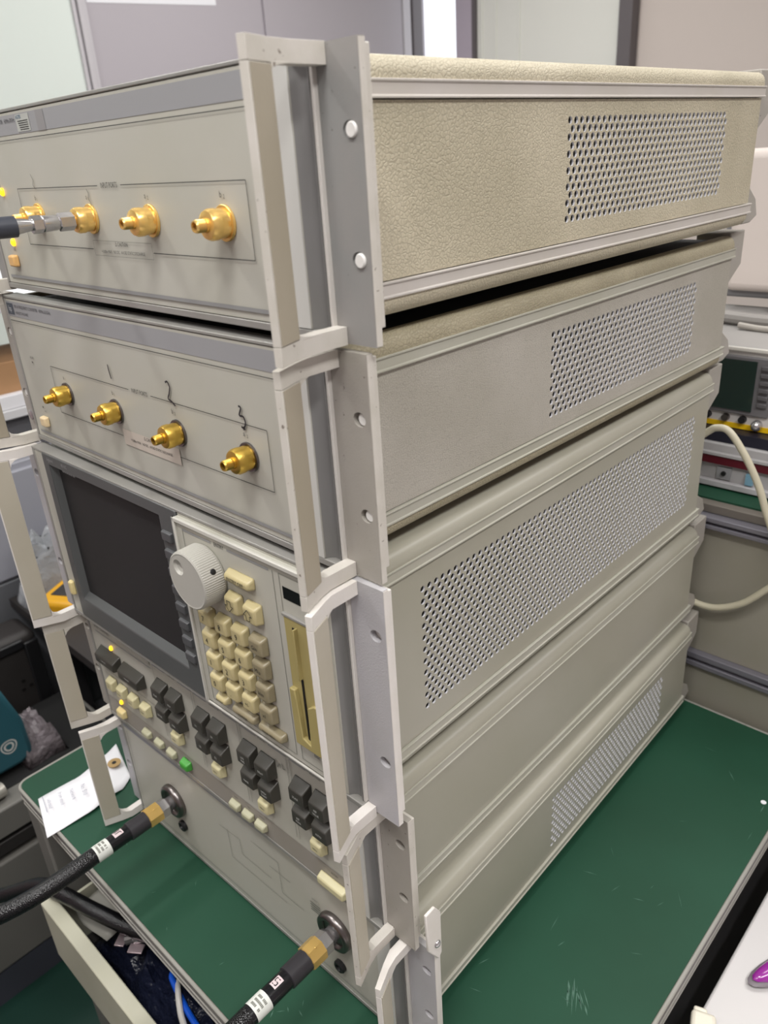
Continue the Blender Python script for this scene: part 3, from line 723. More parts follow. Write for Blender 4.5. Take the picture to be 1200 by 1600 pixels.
for (xs, rows) in ((-.2830, (('START', 'STOP'), ('CENTER', 'SPAN'))), (-.2150, (('S\u2081\u2081', 'S\u2082\u2081'), ('S\u2082\u2082', 'S\u2081\u2082'))), (-.1465, (('LOG\nMAG', 'DELAY'), ('PHASE', 'SMITH\nCHART'))), (-.0785, (('SCALE', 'REF\nVALUE'), ('REF\nPOSN', 'AUTO')))):
    for r_, row in enumerate(rows):
        for c_, t in enumerate(row): dkey(xs + c_ * .0240, -.0305 - r_ * .0240, .0195, .0205, t.replace('\u2081', '1').replace('\u2082', '2'), size=.0032)
    dkey(xs + .0135, -.0810, .0160, .0150, 'MENU', KEYC, .0075, INK, .0016, size=.0028)
dkey(-.3900, -.1140, .0150, .0110, None, mat('cream_switch', (226, 208, 150), 0.4), .0060, INK, .0010, 'cream line switch', 'line_switch')
for x in (-.3390, -.3150, -.2920): dkey(x, -.1150, .0150, .0090, None, mat('sage_key', (176, 174, 146), 0.4), .0060, INK, .0012)
dkey(-.2655, -.1140, .0150, .0110, None, KEYG, .0070, INK, .0014, 'green preset key')
for x in (-.1860, -.1665, -.1475): dkey(x, -.1165, .0150, .0090, None, mat('sage_key', (176, 174, 146), 0.4), .0060, INK, .0012)
dkey(-.0535, -.1190, .0330, .0105, None, KEYC, .0070, INK, .0012, 'wide cream key')
lamp(u4, -.3810, -.0255).scale = (.9, .9, .9); lamp(u4, -.3890, -.1000).scale = (.9, .9, .9)

# ---------------------------------------------------------------- unit 5: test set
u5 = unit_shell(4, 'test_set', 'grey instrument with two large test ports, bottom unit on the green table', (SMOOTH, SMOOTH), SMOOTH, RAIL, FLANGE3, HANDLE2,
                (.2330, .4850, -.0995, -.0365, 35, 13, .00245))
h = HH[4]
front_plate(u5, h); MB().box(-.0300, -.0142, -.0002, .0005, -h + .0049, -.0028).obj('frame_post', MATS['post_light'], u5)
P = Print()
P.rect(-W + .0046, -.0085, -.0302, -.0030, mat('blue_grey_band', (140, 140, 146), 0.5), y=.0003)
P.line(-.4150, -.0125, -.4150, -.1240, .0006, FAINT); P.line(-.4150, -.1240, -.0302, -.1240, .0008, STRIPE)
P.poly([(-.2500, -.0450), (-.2150, -.0420), (-.2150, -.0620), (-.1700, -.0620)], .0005, FAINT); P.poly([(-.2350, -.0420), (-.2350, -.0800), (-.1500, -.0800)], .0005, FAINT)
P.poly([(-.1950, -.0300), (-.1550, -.0300), (-.1550, -.0700), (-.1250, -.0700)], .0005, FAINT); P.poly([(-.1700, -.0450), (-.1400, -.0450)], .0005, FAINT)
P.text('PORT 1', -.3300, -.0420, .0036, FAINT); P.text('PORT 2', -.1050, -.0420, .0036, FAINT)
for i in range(4): P.rect(-.1130, -.0480 - i * .0032, -.1000, -.0466 - i * .0032, FAINT)
P.build('printed_lettering', u5)
PORTS = [(-.3341, -.0655), (-.0805, -.0590)]
for x, z in PORTS:
    pb = MB().lathe([(0, .0195), (.0020, .0200), (.0060, .0192), (.0074, .0165), (.0066, .0140), (.0040, .0130)], (0, 0, 0), n=40).obj('test_port', DSTEEL, u5, loc=(x, .0004, z), smooth=60)
    MB().lathe([(.002, .0075), (.0120, .0075)], n=24).obj('port_barrel', STEEL, pb)
for x, z in ((-.3268, -.0985), (-.0800, -.1060)):
    jb = MB().lathe([(0, .0066), (.0030, .0066), (.0042, .0054), (.0042, .0036), (.0010, .0030)], n=24).obj('ground_jack', BLACK, u5, loc=(x, .0004, z))
    MB().lathe([(.0006, .0032), (.0012, .0030)], n=18).obj('jack_core', mat('jack_grey', (120, 124, 124), 0.3), jb)
for x in (-.05, -W + .05):
    for yy in (.07, .48): MB().box(x - .012, x + .012, yy - .012, yy + .012, -.7508 - ZT[4], -h + .0042).obj('foot', BLACK, u5)
# joining bracket on the lowest right flange, with a screw head
bro = MB().prism([(-.0030, .0150), (.0085, -.0050), (.0128, -.0010), (.0130, .0440), (.0065, .0550), (-.0040, .0550)], 'x', .0288, .0312).obj('joining_bracket', HANDLE2, u5, bevel=.0008)
MB().sphere((.0316, .0070, .0145), .0022, .0032, .0032).obj('bracket_screw', STEEL, bro)

# ---------------------------------------------------------------- cables
def world(k, x, y, z):
    a = POSE[k][2]; return Vector((W + POSE[k][0] + x * math.cos(a) - y * math.sin(a), POSE[k][1] + x * math.sin(a) + y * math.cos(a), ZT[k] + z))
def wrap_label(r, t0, t1, M, frac=1.0):
    return MB().lathe([(t0, r), (t1, r)], n=32, cap=False)
def test_cable(x, z, label, path, digit, rot):
    a = POSE[4][2]; root = empty('test_cable', world(4, x, 0, z), a, label, 'cable', 'cables on the test ports')
    MB().lathe([(.0085, .0085), (.0120, .0105), (.0210, .0105), (.0220, .0100)], n=6).obj('steel_nut', STEEL, root, smooth=20)
    g = MB().lathe([(.0205, .0092), (.0208, .0112), (.0360, .0112), (.0366, .0100)], n=8).obj('coupling_nut', GOLD, root, smooth=20)
    MB().sphere((.004, -.028, .0098), .0011, .0011, .0011).obj('nut_dimple', GOLD, g)
    MB().lathe([(.0360, .0098), (.0580, .0098), (.0585, .0086)], n=32).obj('collar', COLLAR, root)
    MB().lathe([(.0584, .0086), (.1000, .0086), (.1180, .0080)], n=32).obj('sleeve', SLEEVE, root)
    lb = MB().lathe([(.0810, .0089), (.0965, .0089)], n=32, cap=False).obj('cable_label', LABELW, root)
    # small print round the label: bars lying just off its surface
    pm = MB(); i0 = 0
    for ln in range(3):
        yy = -.0845 - ln * .0038
        for s_ in range(9):
            if random.random() < .15: continue
            a0 = 0.7 + s_ * .13; a1 = a0 + .10; rr = .0091
            q = [(rr * math.cos(a_), y_, rr * math.sin(a_)) for a_, y_ in ((a0, yy), (a1, yy), (a1, yy - .0022), (a0, yy - .0022))]
            pm.face([pm.bm.verts.new(p) for p in q])
    pm.obj('label_print', FAINT, lb, smooth=0, recalc=False)
    st = MB()
    for i in range(5):
        a0, a1 = 1.1 + i * .16, 1.1 + (i + 1) * .16; rr = .0089
        st.face([st.bm.verts.new((rr * math.cos(q), y_, rr * math.sin(q))) for q, y_ in ((a0, -.0640), (a1, -.0640), (a1, -.0740), (a0, -.0740))])
    so = st.obj('number_sticker', LABELP, root)
    sg = MB(); rr = .0091
    seg = [((.0660, 1.75), (.0660, 1.3)), ((.0660, 1.75), (.0690, 1.75)), ((.0690, 1.75), (.0690, 1.3)), ((.0690, 1.3), (.0720, 1.3)), ((.0720, 1.3), (.0720, 1.75))] if digit == '5' else [((.0660, 1.75), (.0720, 1.75)), ((.0660, 1.5), (.0720, 1.5)), ((.0660, 1.5), (.0660, 1.25))]
    for (ya, aa), (yb, ab) in seg:
        if abs(ya - yb) < 1e-6: q = [(ya - .0004, aa), (ya - .0004, ab), (ya + .0004, ab), (ya + .0004, aa)]
        else: q = [(ya, aa - .05), (yb, aa - .05), (yb, aa + .05), (ya, aa + .05)]
        sg.face([sg.bm.verts.new((rr * math.cos(t), -y_, rr * math.sin(t))) for y_, t in q])
    sg.obj('sticker_numeral', MARKER, so, smooth=0)
    MB().tube(path, .0088, 16, CABLE, 10).obj('braided_jacket', CABLE, root, smooth=60)
    return root
test_cable(PORTS[0][0], PORTS[0][1], 'black armoured test cable with gold nut on the left test port', [(0, -.100, 0), (0, -.130, -.0005), (-.006, -.165, -.004), (-.024, -.200, -.012), (-.060, -.232, -.024), (-.120, -.262, -.040), (-.220, -.290, -.070), (-.36, -.31, -.16), (-.44, -.34, -.40), (-.45, -.40, -.80), (-.40, -.48, -.875)], '7', 0)
test_cable(PORTS[1][0], PORTS[1][1], 'black armoured test cable with gold nut on the right test port', [(0, -.100, 0), (0, -.140, -.001), (-.004, -.190, -.006), (-.015, -.250, -.020), (-.03, -.34, -.060), (-.05, -.44, -.19), (-.06, -.48, -.42), (-.06, -.46, -.80), (-.03, -.38, -.882)], '5', 0)

# thin coax on the second port of the top unit, running left across the panel
def coax():
    o = world(0, -.2421, -.0150, -.0764); root = empty('coax_cable', o, POSE[0][2], 'grey coax cable screwed to the second gold port from left, top unit', 'cable')
    d = Vector((-.10, -.995, .0)).normalized()
    MB().lathe([(-.001, .0060), (.0085, .0060), (.0090, .0052)], (0, 0, 0), d, 6).obj('hex_nut', STEEL, root, smooth=20)
    MB().lathe([(.0090, .0044), (.0105, .0050), (.0195, .0054), (.0205, .0044)], (0, 0, 0), d, 24).obj('connector_shell', STEEL, root)
    MB().lathe([(.0203, .0058), (.0265, .0058)], (0, 0, 0), d, 6).obj('hex_body', STEEL, root, smooth=20)
    MB().lathe([(.0265, .0036), (.0370, .0052), (.0380, .0052)], (0, 0, 0), d, 24).obj('cone', STEEL, root)
    e = d * .037
    MB().tube([e, e + d * .03, e + d * .08 + Vector((-.01, 0, -.002)), e + d * .16 + Vector((-.05, 0, -.012)), e + Vector((-.20, -.26, -.05)), e + Vector((-.42, -.34, -.20)), e + Vector((-.50, -.36, -.60)), e + Vector((-.50, -.30, -1.40))], .0068, 14, mat('slate_jacket', (60, 63, 72), 0.4)).obj('jacket', MATS['slate_jacket'], root)
coax()

# ---------------------------------------------------------------- green work table
T = empty('work_table', (0, 0, FZ), 0, 'green-topped work table with grey edging carrying the instrument stack', 'table')
tz = -.752 - FZ
X0, X1, Y0, Y1 = -.164, .581, -.080, .608
def rr(x0, x1, y0, y1, r, n=6):
    out = []
    for (cx_, cy_, a0) in ((x1 - r, y1 - r, 0), (x0 + r, y1 - r, 90), (x0 + r, y0 + r, 180), (x1 - r, y0 + r, 270)): out += arc(cx_, cy_, r, a0, a0 + 90, n)
    return out
MB().prism(rr(X0 + .004, X1 - .004, Y0 + .004, Y1 - .004, .012), 'z', tz - .004, tz).obj('table_mat', GREEN, T)
def edging(off, r0, za, zb, nm, M, inset):
    mb = MB(); A = rr(X0 + off, X1 - off, Y0 + off, Y1 - off, r0); B = rr(X0 + inset, X1 - inset, Y0 + inset, Y1 - inset, max(.004, r0 - (inset - off)))
    n = len(A); v = [[mb.bm.verts.new((p[0], p[1], z)) for p in q] for q, z in ((A, za), (A, zb), (B, zb), (B, za))]
    for i in range(n):
        j = (i + 1) % n
        for k_ in range(4): mb.face([v[k_][i], v[k_][j], v[(k_ + 1) % 4][j], v[(k_ + 1) % 4][i]])
    return mb.obj(nm, M, T, bevel=.0012)
EDGEM = mat('table_edge_mid', (112, 108, 108), 0.4)
edging(0, .016, tz - .0030, tz + .0003, 'edge_band', EDGE, .004)
edging(.0008, .0155, tz - .0125, tz - .0031, 'edge_face', EDGEM, .02)
edging(0, .016, tz - .0150, tz - .0126, 'edge_band', EDGE, .02)
edging(.006, .010, tz - .0200, tz - .0151, 'edge_groove', EDGED, .02)
edging(.0018, .014, tz - .0250, tz - .0201, 'edge_face', EDGEM, .02)
edging(.0010, .014, tz - .0272, tz - .0251, 'edge_band', EDGE, .02)
edging(.008, .010, tz - .0340, tz - .0273, 'edge_groove', EDGED, .02)
sc = MB(); rnd = random.Random(8)
def scuff(x, yy, ang, ln, wd):
    dx_, dy_ = math.cos(ang) * ln / 2, math.sin(ang) * ln / 2; nx, ny = -math.sin(ang) * wd / 2, math.cos(ang) * wd / 2
    sc.face([sc.bm.verts.new((x + a_, yy + b_, tz + .0002)) for a_, b_ in ((-dx_, -dy_), (nx, ny), (dx_, dy_), (-nx, -ny))])
for i in range(12): scuff(.518 + rnd.uniform(-.014, .014), .146 + rnd.uniform(-.005, .006), 2.2 + rnd.uniform(-.25, .25), rnd.uniform(.008, .03), rnd.uniform(.0008, .0022))
for i in range(22): scuff(rnd.uniform(.43, .57), rnd.uniform(.05, .55), rnd.uniform(0, 3.1), rnd.uniform(.004, .02), rnd.uniform(.0004, .0012))
for i in range(16): scuff(rnd.uniform(0, .4), rnd.uniform(-.07, -.01), rnd.uniform(0, 3.1), rnd.uniform(.003, .009), rnd.uniform(.0004, .0012))
sc.obj('scuff_marks', mat('scuff_chalk', (72, 108, 92), 0.6), T, smooth=0)
MB().lathe([(0, .0030), (.0006, .0030)], (.5594, .4859, tz + .0001), (0, 0, 1), 16).obj('paper_dot', PAPER, T)
MB().box(X0 + .02, X1 - .02, Y0 + .02, Y1 - .02, tz - .020, tz - .0042).obj('core_board', EDGED, T)
for x in (X0 + .004, X1 - .044):
    for yy in (Y0 + .004, Y1 - .044): MB().box(x, x + .04, yy, yy + .04, 0.0, tz - .0342).obj('leg', CABG, T, bevel=.003)
MB().box(X1 - .012, X1 - .006, Y0 + .045, Y1 - .045, tz - .34, tz - .0345).obj('side_apron', APRON, T)
MB().box(X0 + .008, X0 + .014, Y0 + .045, Y1 - .045, tz - .34, tz - .0345).obj('side_apron', CABG, T)
MB().box(X0 + .045, X1 - .045, Y1 - .012, Y1 - .006, tz - .34, tz - .0345).obj('rear_apron', APRON, T)
MB().box(X0 + .045, X1 - .045, .10, .106, tz - .34, tz - .0345).obj('inner_divider', APRON, T)
# open drawer
DR = MB(); dz1 = -.860 - FZ; dz0 = -.955 - FZ
dr = MB().box(-.070, .480, -.1155, -.0985, dz0, dz1).obj('drawer_front', CREAM, T, bevel=.0015)
MB().box(-.055, .465, -.0984, .095, dz0 + .010, dz0 + .012).obj('drawer_bottom', DCASE, dr)
MB().box(-.062, -.0580, -.0984, .095, dz0 + .010, dz1 - .012).obj('drawer_side', CREAM, dr)
MB().box(.468, .472, -.0984, .095, dz0 + .010, dz1 - .012).obj('drawer_side', CREAM, dr)
# things in the drawer
DZ = FZ + dz0 + .013
def crumple(name, x0, x1, y0, y1, z, amp, M, label, cat, nx=22, ny=16, seed=1, base=None):
    rnd = random.Random(seed); ph = [(rnd.uniform(20, 60), rnd.uniform(20, 60), rnd.uniform(0, 6)) for _ in range(5)]
    mb = MB(); g = []
    for j in range(ny + 1):
        row = []
        for i in range(nx + 1):
            u, v = i / nx, j / ny; x = x0 + (x1 - x0) * u; yy = y0 + (y1 - y0) * v
            e = min(1, 6 * min(u, 1 - u, v, 1 - v))
            hgt = sum(math.sin(a * x * 2 + b_ * yy * 2 + c_) for a, b_, c_ in ph) / 5
            row.append(mb.bm.verts.new((x + .004 * math.sin(ph[0][1] * yy), yy + .004 * math.sin(ph[1][0] * x), z + e * amp * (.6 + .5 * hgt + .25 * rnd.random()))))
        g.append(row)
    for j in range(ny):
        for i in range(nx): mb.face([g[j][i], g[j][i + 1], g[j + 1][i + 1], g[j + 1][i]])
    o = mb.obj(name, M, smooth=30)
    sm = o.modifiers.new('thickness', 'SOLIDIFY'); sm.thickness = .0012; sm.offset = -1
    return tag(o, label, cat)
crumple('plastic_bag', -.035, .26, -.0900, .055, DZ + .002, .055, NAVY, 'crumpled navy plastic bag lying in the open drawer', 'bag', seed=3)
crumple('paper_sheet', -.050, .020, -.0850, -.010, DZ + .060, .006, mat('grey_paper', (150, 148, 140), 0.5), 'grey crumpled sheet at the left end of the open drawer', 'paper', 8, 8, 5)
def clip(x, yy, z, rot, nm, label):
    root = empty(nm, (x, yy, z), rot, label, 'connector', 'loose connectors in the drawer')
    MB().lathe([(0, .006), (.010, .006), (.011, .0045), (.020, .0045)], (0, 0, 0), (1, .2, .3), 10).obj('body', STEEL, root)
    MB().box(-.012, 0, -.009, .009, -.001, .001).obj('mount_plate', mat('pink_steel', (190, 172, 176), 0.3, 0.7), root, bevel=.0006)
clip(.045, -.066, DZ + .066, .6, 'coax_connector', 'shiny metal connector lying on the navy bag in the drawer')
clip(.062, -.060, DZ + .068, 2.2, 'coax_connector', 'second shiny metal connector beside the first on the navy bag')
mb = MB().prism([(0, 0), (.012, .004), (.004, .040)], 'y', -.001, .001); o = mb.obj('metal_spike', STEEL, loc=(.065, -.045, DZ + .062)); tag(o, 'thin pointed metal tip standing up from the navy drawer bag', 'metal tip')
MB().tube([(.104, -.030, -.900), (.114, -.050, -.889), (.1300, -.056, -.888), (.146, -.0589, -.889), (.1745, -.0638, -.889), (.23, -.068, -.892), (.30, -.070, -.900)], .0034, 10, BLUEC).obj('blue_cable', BLUEC)
tag(bpy.data.objects['blue_cable'], 'thin bright blue cable in the open drawer', 'cable')
MB().tube([(.126, -.050, -.8905), (.1435, -.0595, -.8815), (.157, -.067, -.886), (.1705, -.0725, -.889), (.20, -.080, -.894), (.25, -.084, -.902)], .0034, 10, WHITEC).obj('white_cable', WHITEC)
tag(bpy.data.objects['white_cable'], 'thin off-white cable crossing the blue one in the drawer', 'cable')
o = MB().tube([(-.42, -.46, -1.492), (-.44, -.36, -1.25), (-.38, -.25, -.98), (-.30, -.20, -.93), (-.19, -.150, -.915), (-.100, -.105, -.862), (-.060, -.097, -.848), (-.030, -.090, -.844), (.010, -.080, -.842), (.060, -.055, -.858), (.11, -.02, -.875)], .0092, 14, CABLE).obj('black_cable', CABLE)
tag(o, 'second black braided cable dipping into the drawer below the left test cable', 'cable')

# paper tag with eyelet lying across the front left table corner
tp = MB(); rows = []
tg = [((-.112, -.0712), (-.0437, -.0914)), ((-.110, -.050), (-.0415, -.070)), ((-.106, -.020), (-.0380, -.036)), ((-.113, .010), (-.0430, -.008)), ((-.120, .030), (-.0440, .008)), ((-.1256, .0438), (-.0554, .0254))]
hz = [.0016, .0010, .0030, .0050, .0030, .0020]
N_ = 24
for i in range(N_ + 1):
    t = i / N_ * (len(tg) - 1); k_ = min(int(t), len(tg) - 2); f_ = t - k_
    a = Vector(tg[k_][0]).lerp(Vector(tg[k_ + 1][0]), f_); b_ = Vector(tg[k_][1]).lerp(Vector(tg[k_ + 1][1]), f_); z = hz[k_] * (1 - f_) + hz[k_ + 1] * f_
    rows.append([tp.bm.verts.new((a.x + (b_.x - a.x) * s_ / 6, a.y + (b_.y - a.y) * s_ / 6, -.7518 + z + .0012 * math.sin(s_ * .9 + i * .3))) for s_ in range(7)])
for i in range(N_):
    for s_ in range(6): tp.face([rows[i][s_], rows[i][s_ + 1], rows[i + 1][s_ + 1], rows[i + 1][s_]])
tago = tp.obj('paper_tag', PAPER, smooth=60); sm = tago.modifiers.new('t', 'SOLIDIFY'); sm.thickness = .0004; sm.offset = 1
tag(tago, 'white paper tag with a round eyelet and pencil writing on the green table corner', 'tag')
MB().lathe([(0, .0085), (.0006, .0085)], (-.0885, .0215, -.7445), (0, 0, 1), 24).obj('eyelet', KRAFT, tago)
MB().lathe([(0, .0028), (.0003, .0028)], (-.0885, .0215, -.7438), (0, 0, 1), 14).obj('eyelet_hole', HOLE, tago)
P = Print()
for i, (t, s_) in enumerate((('No. 510', .008), ('Network', .007), ('from stock', .007), ('calibrated', .006))):
    P.text(t, 0, -i * .0135, s_, PENCIL, sx=.8)
P.line(-.017, -.0405 - .006, .014, -.0405 - .005, .0008, PENCIL)
po = P.build('pencil_writing', tago); po.rotation_euler = (math.radians(-90), 0, math.radians(-106 + 180 - 180 + 90)); po.location = (-.074, -.028, -.7435)

# ---------------------------------------------------------------- back bench behind the table
BB = empty('back_bench', (0, .622, FZ), 0, 'taupe bench back with metal rails behind the green table, green shelf on top', 'bench')
z_ = lambda z: z - FZ
MB().box(-.6, 1.6, 0, .02, z_(-.677), z_(-.494)).obj('upper_panel', PART, BB)
MB().box(-.6, 1.6, -.004, .02, z_(-1.40), z_(-.699)).obj('lower_panel', PART, BB)
for (za, zb) in ((-.6985, -.6775), (-.4935, -.4780)):
    mb = MB(); hgt = zb - za
    mb.box(-.6, 1.6, -.010, .018, z_(za), z_(za) + hgt * .35); mb.box(-.6, 1.6, -.005, .018, z_(za) + hgt * .35, z_(za) + hgt * .6); mb.box(-.6, 1.6, -.010, .018, z_(za) + hgt * .6, z_(zb))
    mb.obj('metal_rail', PRAIL, BB, bevel=.001)
MB().box(-.6, 1.6, .004, .60, z_(-.4778), z_(-.4665)).obj('shelf_board', mat('shelf_taupe', (112, 106, 98), 0.5), BB, bevel=.001)
MB().box(-.6, 1.6, .018, .59, z_(-.4664), z_(-.4640)).obj('green_mat', GREEN, BB)
for x in (-.55, 1.5): MB().box(x, x + .05, .1, .5, 0, z_(-.4780)).obj('leg', CABG, BB)
MB().box(-.6, 1.6, .0201, .022, z_(-.677), z_(-.494)).obj('panel_backing', PART, BB)
# power supply
PS = empty('power_supply', (.34, .675, -.4638), 0, 'grey bench power supply with maroon display window, under the oscilloscope', 'power supply')
MB().box(-.28, .42, .004, .30, .003, .058).obj('case', PSU, PS, bevel=.002)
MB().box(-.28, .42, -.004, .0038, .0020, .0100).obj('base_lip', mat('lip_grey', (186, 184, 186), 0.35), PS, bevel=.001)
MB().box(-.275, .118, -.001, .0038, .0320, .0430).obj('display_window', MAROON, PS)
MB().box(.120, .42, -.001, .0038, .0320, .0430).obj('display_window', mat('dark_window', (24, 32, 32), 0.2), PS)
MB().box(-.275, .42, -.003, .0038, .0436, .0470).obj('trim_strip', PSU, PS)
MB().lathe([(0, .0032), (.004, .0030)], (.0590, .0038, .0200), (0, -1, 0), 16).obj('terminal', BLACK, PS)
MB().box(.0500, .0680, .0020, .0039, .0120, .0280).obj('terminal_plate', mat('plate_grey', (150, 150, 152), 0.4), PS)
MB().box(.0870, .0960, -.0010, .0038, .0120, .0260).obj('terminal_plate', mat('pale_blue', (120, 160, 180), 0.4), PS)
# second dark-front unit on top of it
PD = MB().box(-.28, .42, .004, .30, .0585, .0720); 
o = PD.obj('dark_module', NAVYP, loc=(.34, .680, -.4638)); tag(o, 'slim dark blue rack module between power supply and oscilloscope', 'instrument')
# oscilloscope
OS = empty('oscilloscope', (.34, .705, -.3905), 0, 'pale oscilloscope with dark green screen and yellow stripe on the back bench', 'oscilloscope')
MB().box(-.20, .42, .004, .26, -.0005, .102).obj('case', mat('scope_grey', (156, 153, 150), 0.5), OS, bevel=.004)
MB().box(-.20, .42, -.0002, .0038, -.0005, .1000).obj('front_panel', SCOPEW, OS, bevel=.001)
MB().box(-.12, .094, -.004, -.0002, .0185, .0925).obj('screen_bezel', SCOPEG, OS, bevel=.002)
MB().box(-.10, .0735, -.0060, -.0041, .0245, .0875).obj('screen', SCOPES, OS)
for i in range(6): MB().box(.079, .091, -.0075, -.0040, .0780 - i * .0092, .0835 - i * .0092).obj('menu_button', mat('scope_button', (92, 90, 92), 0.4), OS, bevel=.001)
MB().box(-.12, .42, -.0012, -.0002, -.0004, .0062).obj('yellow_stripe', SYEL, OS)
for i, x in enumerate((.020, .043, .064)):
    MB().lathe([(0, .0048), (.006, .0044)], (x, -.0002, .0125), (0, -1, 0), 16).obj('socket', BLACK if i != 1 else DSTEEL, OS)
MB().sphere((.083, -.006, .0090), .0068, .009, .0072).obj('probe_socket', STEEL, OS)
MB().box(-.20, .42, -.004, -.0002, .0975, .1030).obj('top_lip', mat('lip_cream', (216, 212, 204), 0.4), OS, bevel=.0015)
# cable bundle and white cased monitor on top of the scope
o = MB().tube([(.30, .83, -.2788), (.36, .82, -.2795), (.42, .815, -.2790), (.55, .80, -.2780), (.7, .80, -.279)], .0085, 10, mat('grey_tube', (150, 146, 142), 0.5)).obj('grey_cable', MATS['grey_tube']); tag(o, 'thick grey cable lying on top of the oscilloscope', 'cable')
o = MB().tube([(.35, .80, -.2830), (.40, .795, -.2830), (.47, .79, -.262), (.60, .80, -.235)], .0040, 10, mat('pale_tube', (180, 174, 166), 0.5)).obj('pale_cable', MATS['pale_tube']); tag(o, 'thin pale cable rising to the right off the oscilloscope top', 'cable')
MN = empty('monitor', (.246, .92, -.2720), 0, 'white-backed monitor with grey rim standing behind the oscilloscope', 'monitor')
MB().box(.030, .36, 0, .05, .010, .200).obj('case', mat('monitor_white', (212, 201, 194), 0.5), MN, bevel=.012, seg=4)
MB().box(.0200, .36, .012, .062, .000, .190).obj('rim', mat('monitor_rim', (128, 126, 128), 0.5), MN, bevel=.006)
MB().box(.10, .22, .0, .09, -.0160, .003).obj('stand', mat('monitor_rim', (128, 126, 128), 0.5), MN, bevel=.003)
o = MB().tube([(.30, .965, -.095), (.36, .945, -.094), (.40, .935, -.112), (.46, .930, -.135), (.6, .93, -.15)], .0016, 8, BLACK).obj('thin_black_cable', BLACK); tag(o, 'thin black cable draped along the white monitor', 'cable')
# cord leaving the stack and looping back
o = MB().tube([(.3800, .597, -.385), (.3990, .605, -.367), (.4094, .606, -.3600), (.4244, .606, -.3625), (.4460, .606, -.3890), (.4646, .606, -.4205), (.4785, .606, -.4535), (.4970, .606, -.4930), (.5070, .606, -.5200), (.5050, .606, -.5350), (.4932, .606, -.5464), (.4673, .606, -.5768), (.4379, .606, -.5946), (.4135, .606, -.5975), (.396, .606, -.593)], .0042, 14, CORD, 8).obj('looped_cable', CORD, smooth=60); tag(o, 'cream mains cable looping out from the back of the stack', 'cable')

# ---------------------------------------------------------------- white side table on the right
WT = empty('side_table', (.596, 0, FZ), 0, 'white table standing close along the right side of the green table', 'table')
MB().box(0, .55, -.5, .56, -.830 - FZ, -.800 - FZ).obj('table_top', WTABLE, WT, bevel=.003)
for x in (.03, .48):
    for yy in (-.46, .48): MB().box(x, x + .04, yy, yy + .04, 0, -.8302 - FZ).obj('leg', CABG, WT)
pp = empty('purple_marker', (.648, .345, -.7990), math.radians(62), 'glossy purple marker with grey rim on the white table', 'marker')
MB().sphere((0, 0, .0075), .055, .0115, .0085, n=20).obj('body', PURPLE, pp)
MB().sphere((-.0015, 0, .004), .0580, .0145, .0045, n=20).obj('rim', mat('marker_rim', (120, 112, 118), 0.5), pp)
pg = empty('cream_plug', (.604, .222, -.7995), math.radians(20), 'cream plug with a cord at the near edge of the white table', 'plug')
MB().box(-.010, .012, -.016, .012, 0, .014).obj('body', mat('cream_plastic', (226, 220, 204), 0.4), pg, bevel=.004, seg=3)
MB().box(-.008, .004, .0118, .0170, .002, .011).obj('nose', mat('cream_plastic', (226, 220, 204), 0.4), pg, bevel=.002)

# ---------------------------------------------------------------- left side of the room
# shelf rack with boxes seen between the left handles
SR = empty('shelf_rack', (-1.12, .05, FZ), 0, 'white shelf rack standing on the laminate cabinet, cardboard box on it', 'shelf')
MB().box(-.25, .15, -.10, 1.0, z_(-.520), z_(-.500)).obj('shelf_board', WSHELF, SR, bevel=.002)
MB().box(-.25, .15, -.10, 1.0, z_(-.30), z_(-.285)).obj('shelf_board', WSHELF, SR, bevel=.002)
for yy in (-.08, .95): MB().box(-.24, -.20, yy, yy + .03, z_(-.599), z_(-.2849)).obj('post', WSHELF, SR)
for yy in (-.09, .96): MB().box(.10, .14, yy, yy + .03, z_(-.599), z_(-.5205)).obj('post', WSHELF, SR)
o = MB().box(-1.20, -1.00, .18, .62, -.4995, -.405).obj('cardboard_box', CARD, bevel=.002); tag(o, 'brown cardboard box standing on the white shelf', 'box')
o = MB().box(-.998, -.975, .30, .42, -.4995, -.470).obj('white_carton', PAPER, bevel=.002); tag(o, 'small white carton in front of the cardboard box', 'box')
o = MB().box(-1.22, -.990, .05, .66, -.5985, -.5215).obj('dark_drawer_box', mat('drawer_dark', (92, 92, 96), 0.5), bevel=.003); tag(o, 'dark grey flat box under the white shelf', 'box')
crumple('clear_bag', -1.25, -1.00, .10, .60, -.2845, .05, mat('white_film', (220, 224, 226), 0.3, bump=('noise', 40, .5, .01)), 'white plastic film bag on the upper shelf', 'bag', seed=9)
GC = empty('laminate_cabinet', (-.93, .10, FZ), 0, 'blue-grey laminate cabinet standing left of the stack under the shelf', 'cabinet')
MB().box(-.45, 0, -.16, .95, 0.05, z_(-.600)).obj('body', GREYP, GC, bevel=.003)
MB().box(-.45, .004, -.16, .95, 0, .048).obj('plinth', PLINTH, GC)
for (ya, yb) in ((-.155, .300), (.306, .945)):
    MB().box(-.002, .010, ya, yb, z_(-1.25), z_(-.853)).obj('door', mat('door_shaded_grey', (104, 106, 110), 0.45), GC, bevel=.003)  # darker grey carries the shade on the cabinet's lower part
    MB().box(-.002, .010, ya, yb, z_(-.847), z_(-.615)).obj('drawer', GREYP, GC, bevel=.003)
BT = empty('low_bench', (-.72, .25, FZ), 0, 'low dark bench behind the stack carrying meter and wrapped parts', 'bench')
MB().box(-.19, .45, -.06, .34, z_(-.905), z_(-.885)).obj('bench_top', DCASE, BT)
for yy in (0, .30): MB().box(-.15, -.11, yy, yy + .03, 0, z_(-.9052)).obj('leg', APRON, BT)
for yy in (0, .30): MB().box(.40, .44, yy, yy + .03, 0, z_(-.9052)).obj('leg', APRON, BT)
